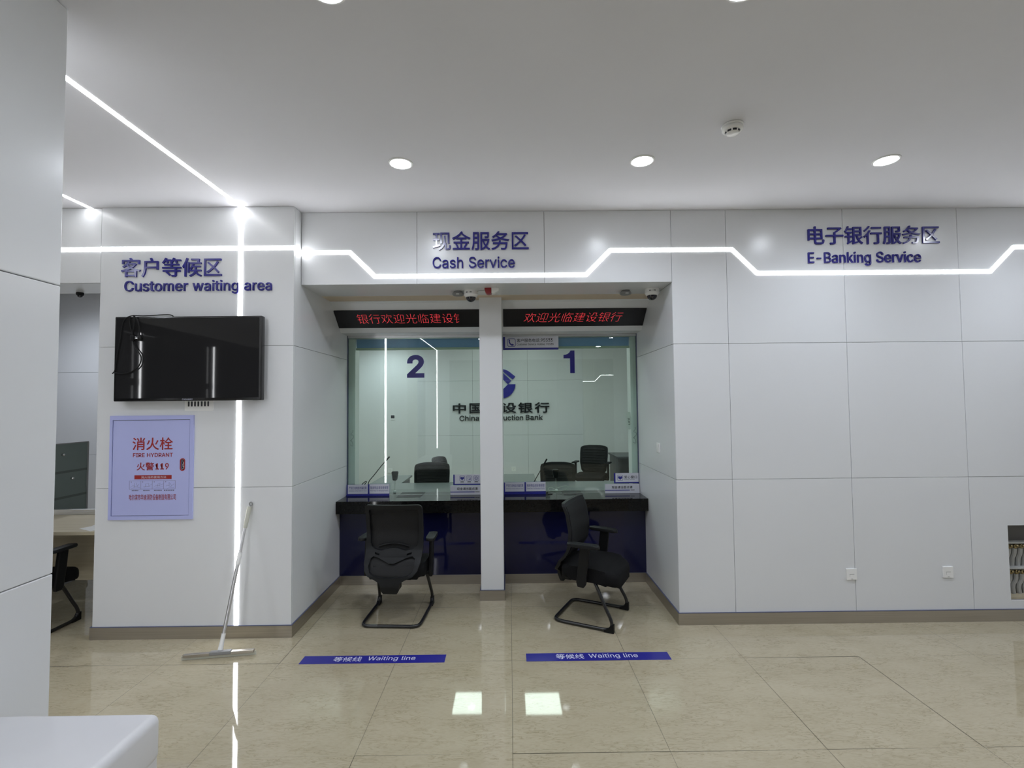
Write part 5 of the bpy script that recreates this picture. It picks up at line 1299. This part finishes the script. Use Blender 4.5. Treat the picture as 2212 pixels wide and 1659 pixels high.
def task_chair(label, loc, rot, dz=0.0, group='teller task chairs', arms=True):
    t = thing('task_chair', label, 'chair', loc, group, local=True, rotz=rot)
    prof = [(0.40, -0.20), (0.55, -0.17), (0.68, -0.165), (0.85, -0.20), (1.05, -0.25)]
    top = [(0.0, 1.0), (0.10, 0.997), (0.19, 0.985), (0.235, 0.968), (0.247, 0.94), (0.25, 0.85), (0.245, 0.70), (0.225, 0.56), (0.19, 0.515), (0.10, 0.50)]
    inn = [(0.0, 0.962), (0.10, 0.960), (0.18, 0.950), (0.208, 0.93), (0.212, 0.85), (0.208, 0.70), (0.192, 0.585), (0.16, 0.55), (0.10, 0.545)]
    back_piece('back_frame', [mirror(top[1:]), mirror(inn[1:])], 0.028, 0.0, prof, M['black'], t, 0.50, 1.0, 0.7)
    me = back_piece('back_mesh', [mirror([(0.20, 0.975), (0.222, 0.93), (0.225, 0.70), (0.20, 0.56), (0.10, 0.53)])], 0.006, -0.004, prof, M['mesh'], t, 0.52, 0.98, 0.7)
    k = MB()
    for i in range(8):
        z = 0.585 + 0.046 * i
        k.tube([(x, interp(z, prof) + 0.7 * x * x + 0.006, z + 0.01) for x in [-0.2 + 0.04 * j for j in range(11)]], 0.004, 6)
    k.build('back_slats', M['black'], t)
    k = MB(); k.lathe([(0.0, 0.0), (0.06, 0.0), (0.055, 0.02), (0.0, 0.025)], (0, 0, 0), 20, Matrix.Translation((0, -0.205, 0.66)) @ Matrix.Rotation(PI / 2, 4, 'X'))
    k.box(-0.03, 0.03, -0.26, -0.215, 0.40, 0.72, 0.01)
    k.build('lumbar_support', M['black'], t)
    cushion('seat', 0.25, -0.22, 0.27, 0.43, 0.52, M['fabric'], t)
    for s in (-1, 1) if arms else ():
        k = MB(); k.box(s * 0.29 - 0.04, s * 0.29 + 0.04, -0.12, 0.13, 0.70, 0.725, 0.010); k.build('arm_pad', M['black'], t)
        k = MB(); k.box(s * 0.29 - 0.014, s * 0.29 + 0.014, -0.03, 0.03, 0.44, 0.70, 0.006); k.box(min(s * .15, s * .30), max(s * .15, s * .30), -0.03, 0.03, 0.415, 0.44, 0.005); k.build('arm_post', M['black'], t)
    for ch in t.children:
        ch.data.transform(Matrix.Translation((0, 0, dz)))
    k = MB(); k.tube([(0, 0, 0.06), (0, 0, 0.43 + dz)], 0.028, 14)
    for q in range(5):
        a = 2 * PI * q / 5
        k.tube([(0, 0, 0.09), (0.28 * math.cos(a), 0.28 * math.sin(a), 0.065)], lambda s: 0.026 - 0.008 * s, 8)
    k.build('star_base', M['black'], t)
    for q in range(5):
        a = 2 * PI * q / 5
        k = MB(); k.lathe([(0.0, -0.02), (0.027, -0.02), (0.03, -0.01), (0.03, 0.01), (0.027, 0.02), (0.0, 0.02)], (0.28 * math.cos(a), 0.28 * math.sin(a), 0.03), 14, Matrix.Rotation(PI / 2, 4, 'X'))
        k.build('castor', M['black'], t)
    return t
task_chair('black mesh task chair facing the desk behind window two', (-1.10, 6.86, 0), PI + 0.06, -0.055)
task_chair('black task chair turned sideways behind another chair in window two', (-0.93, 7.75, 0), PI + 1.30, -0.055, arms=False)
task_chair('black mesh task chair pushed to the desk behind window one', (0.66, 6.86, 0), PI - 0.10, -0.07)
task_chair('black mesh task chair with visible seat standing farthest back behind window one', (1.43, 8.66, 0), PI - 0.42, 0.015)

# ---------------------------------------------------------------- office on the left, reception desk in front
t = thing('office_desk', 'pale oak desk inside the office opening at the far left', 'desk', (-4.2, 4.45, 0))
MB().box(-5.3, -3.30, 4.12, 4.80, 0.718, 0.748, 0.002).build('desk_top', M['wood'], t)
MB().box(-5.25, -3.36, 4.44, 4.46, 0.245, 0.718).build('modesty_panel', M['wood'], t)
MB().box(-5.28, -5.25, 4.2, 4.75, 0, 0.718).box(-3.42, -3.39, 4.47, 4.75, 0, 0.718).build('side_panels', M['wood'], t)
MB().box(-5.3, -3.30, 4.76, 4.80, 0.748, 0.800, 0.003).box(-5.3, -3.30, 4.752, 4.76, 0.770, 0.778).build('back_rail', M['alu'], t)
MB().box(-3.66, -3.60, 4.5, 4.58, 0.0, 0.245).build('leg_box', M['white'], t)
t = thing('desk_screen', 'frosted green glass desk screen with slanting bands in the office opening', 'desk screen', (-4.5, 5.1, 0))
MB().box(-4.52, -4.48, 4.83, 5.30, 0.0, 0.12).build('foot', M['dim_grey'], t)
MB().box(-4.506, -4.494, 4.85, 5.27, 0.12, 1.405).build('glass_panel', M['frost'], t)
for z in (0.87, 1.125): MB().box(-4.4938, -4.493, 4.85, 5.27, z - 0.012, z + 0.012).build('band', M['frost_line'], t)
k = MB()
k.box(-4.512, -4.488, 4.845, 5.282, 1.405, 1.415); k.box(-4.512, -4.488, 5.27, 5.285, 0.12, 1.405)
k.build('metal_edge', M['dim_grey'], t)
k = MB()
for y, z in ((4.98, 1.30), (5.09, 1.05)): k.lathe([(0.0, 0.0), (0.012, 0.0), (0.012, 0.02), (0.0, 0.022)], (0, 0, 0), 12, Matrix.Translation((-4.4935, y, z)) @ Matrix.Rotation(PI / 2, 4, 'Y'))
k.build('glass_clips', M['chrome'], t)
t = thing('paper_sheets', 'white paper sheets lying at the end of the oak desk', 'papers', (-3.5, 4.3, 0.748))
for i, (x, y, a) in enumerate(((-3.50, 4.30, 0.5), (-3.46, 4.36, 0.75))):
    k = MB(); k.box(-0.10, 0.10, -0.14, 0.14, 0.0, 0.0012)
    k.bm.transform(Matrix.Translation((x, y, 0.748 + 0.0014 * i)) @ Matrix.Rotation(-a, 4, 'Z')); k.build('sheet', M['paper'], t)
k = MB(); k.box(-0.07, 0.07, -0.006, 0.006, 0, 0.001); k.bm.transform(Matrix.Translation((-3.5, 4.30, 0.7512)) @ Matrix.Rotation(0.35, 4, 'Z')); k.build('dark_line', M['dim_grey'], t)

t = thing('reception_desk', 'white desk with rounded edges in the lower left foreground', 'desk', (-1.45, 1.1, 0))
k = MB(); k.box(-1.733, -1.172, 0.25, 1.695, 0.60, 0.752, 0.027, 6)
k.build('desk_top', M['desk_white'], t, smooth=True, angle=50)
MB().box(-1.725, -1.18, 0.27, 1.685, 0.0, 0.62, 0.004).build('body', M['desk_white'], t)

for o in scene.objects:
    if 'local' in o: del o['local']
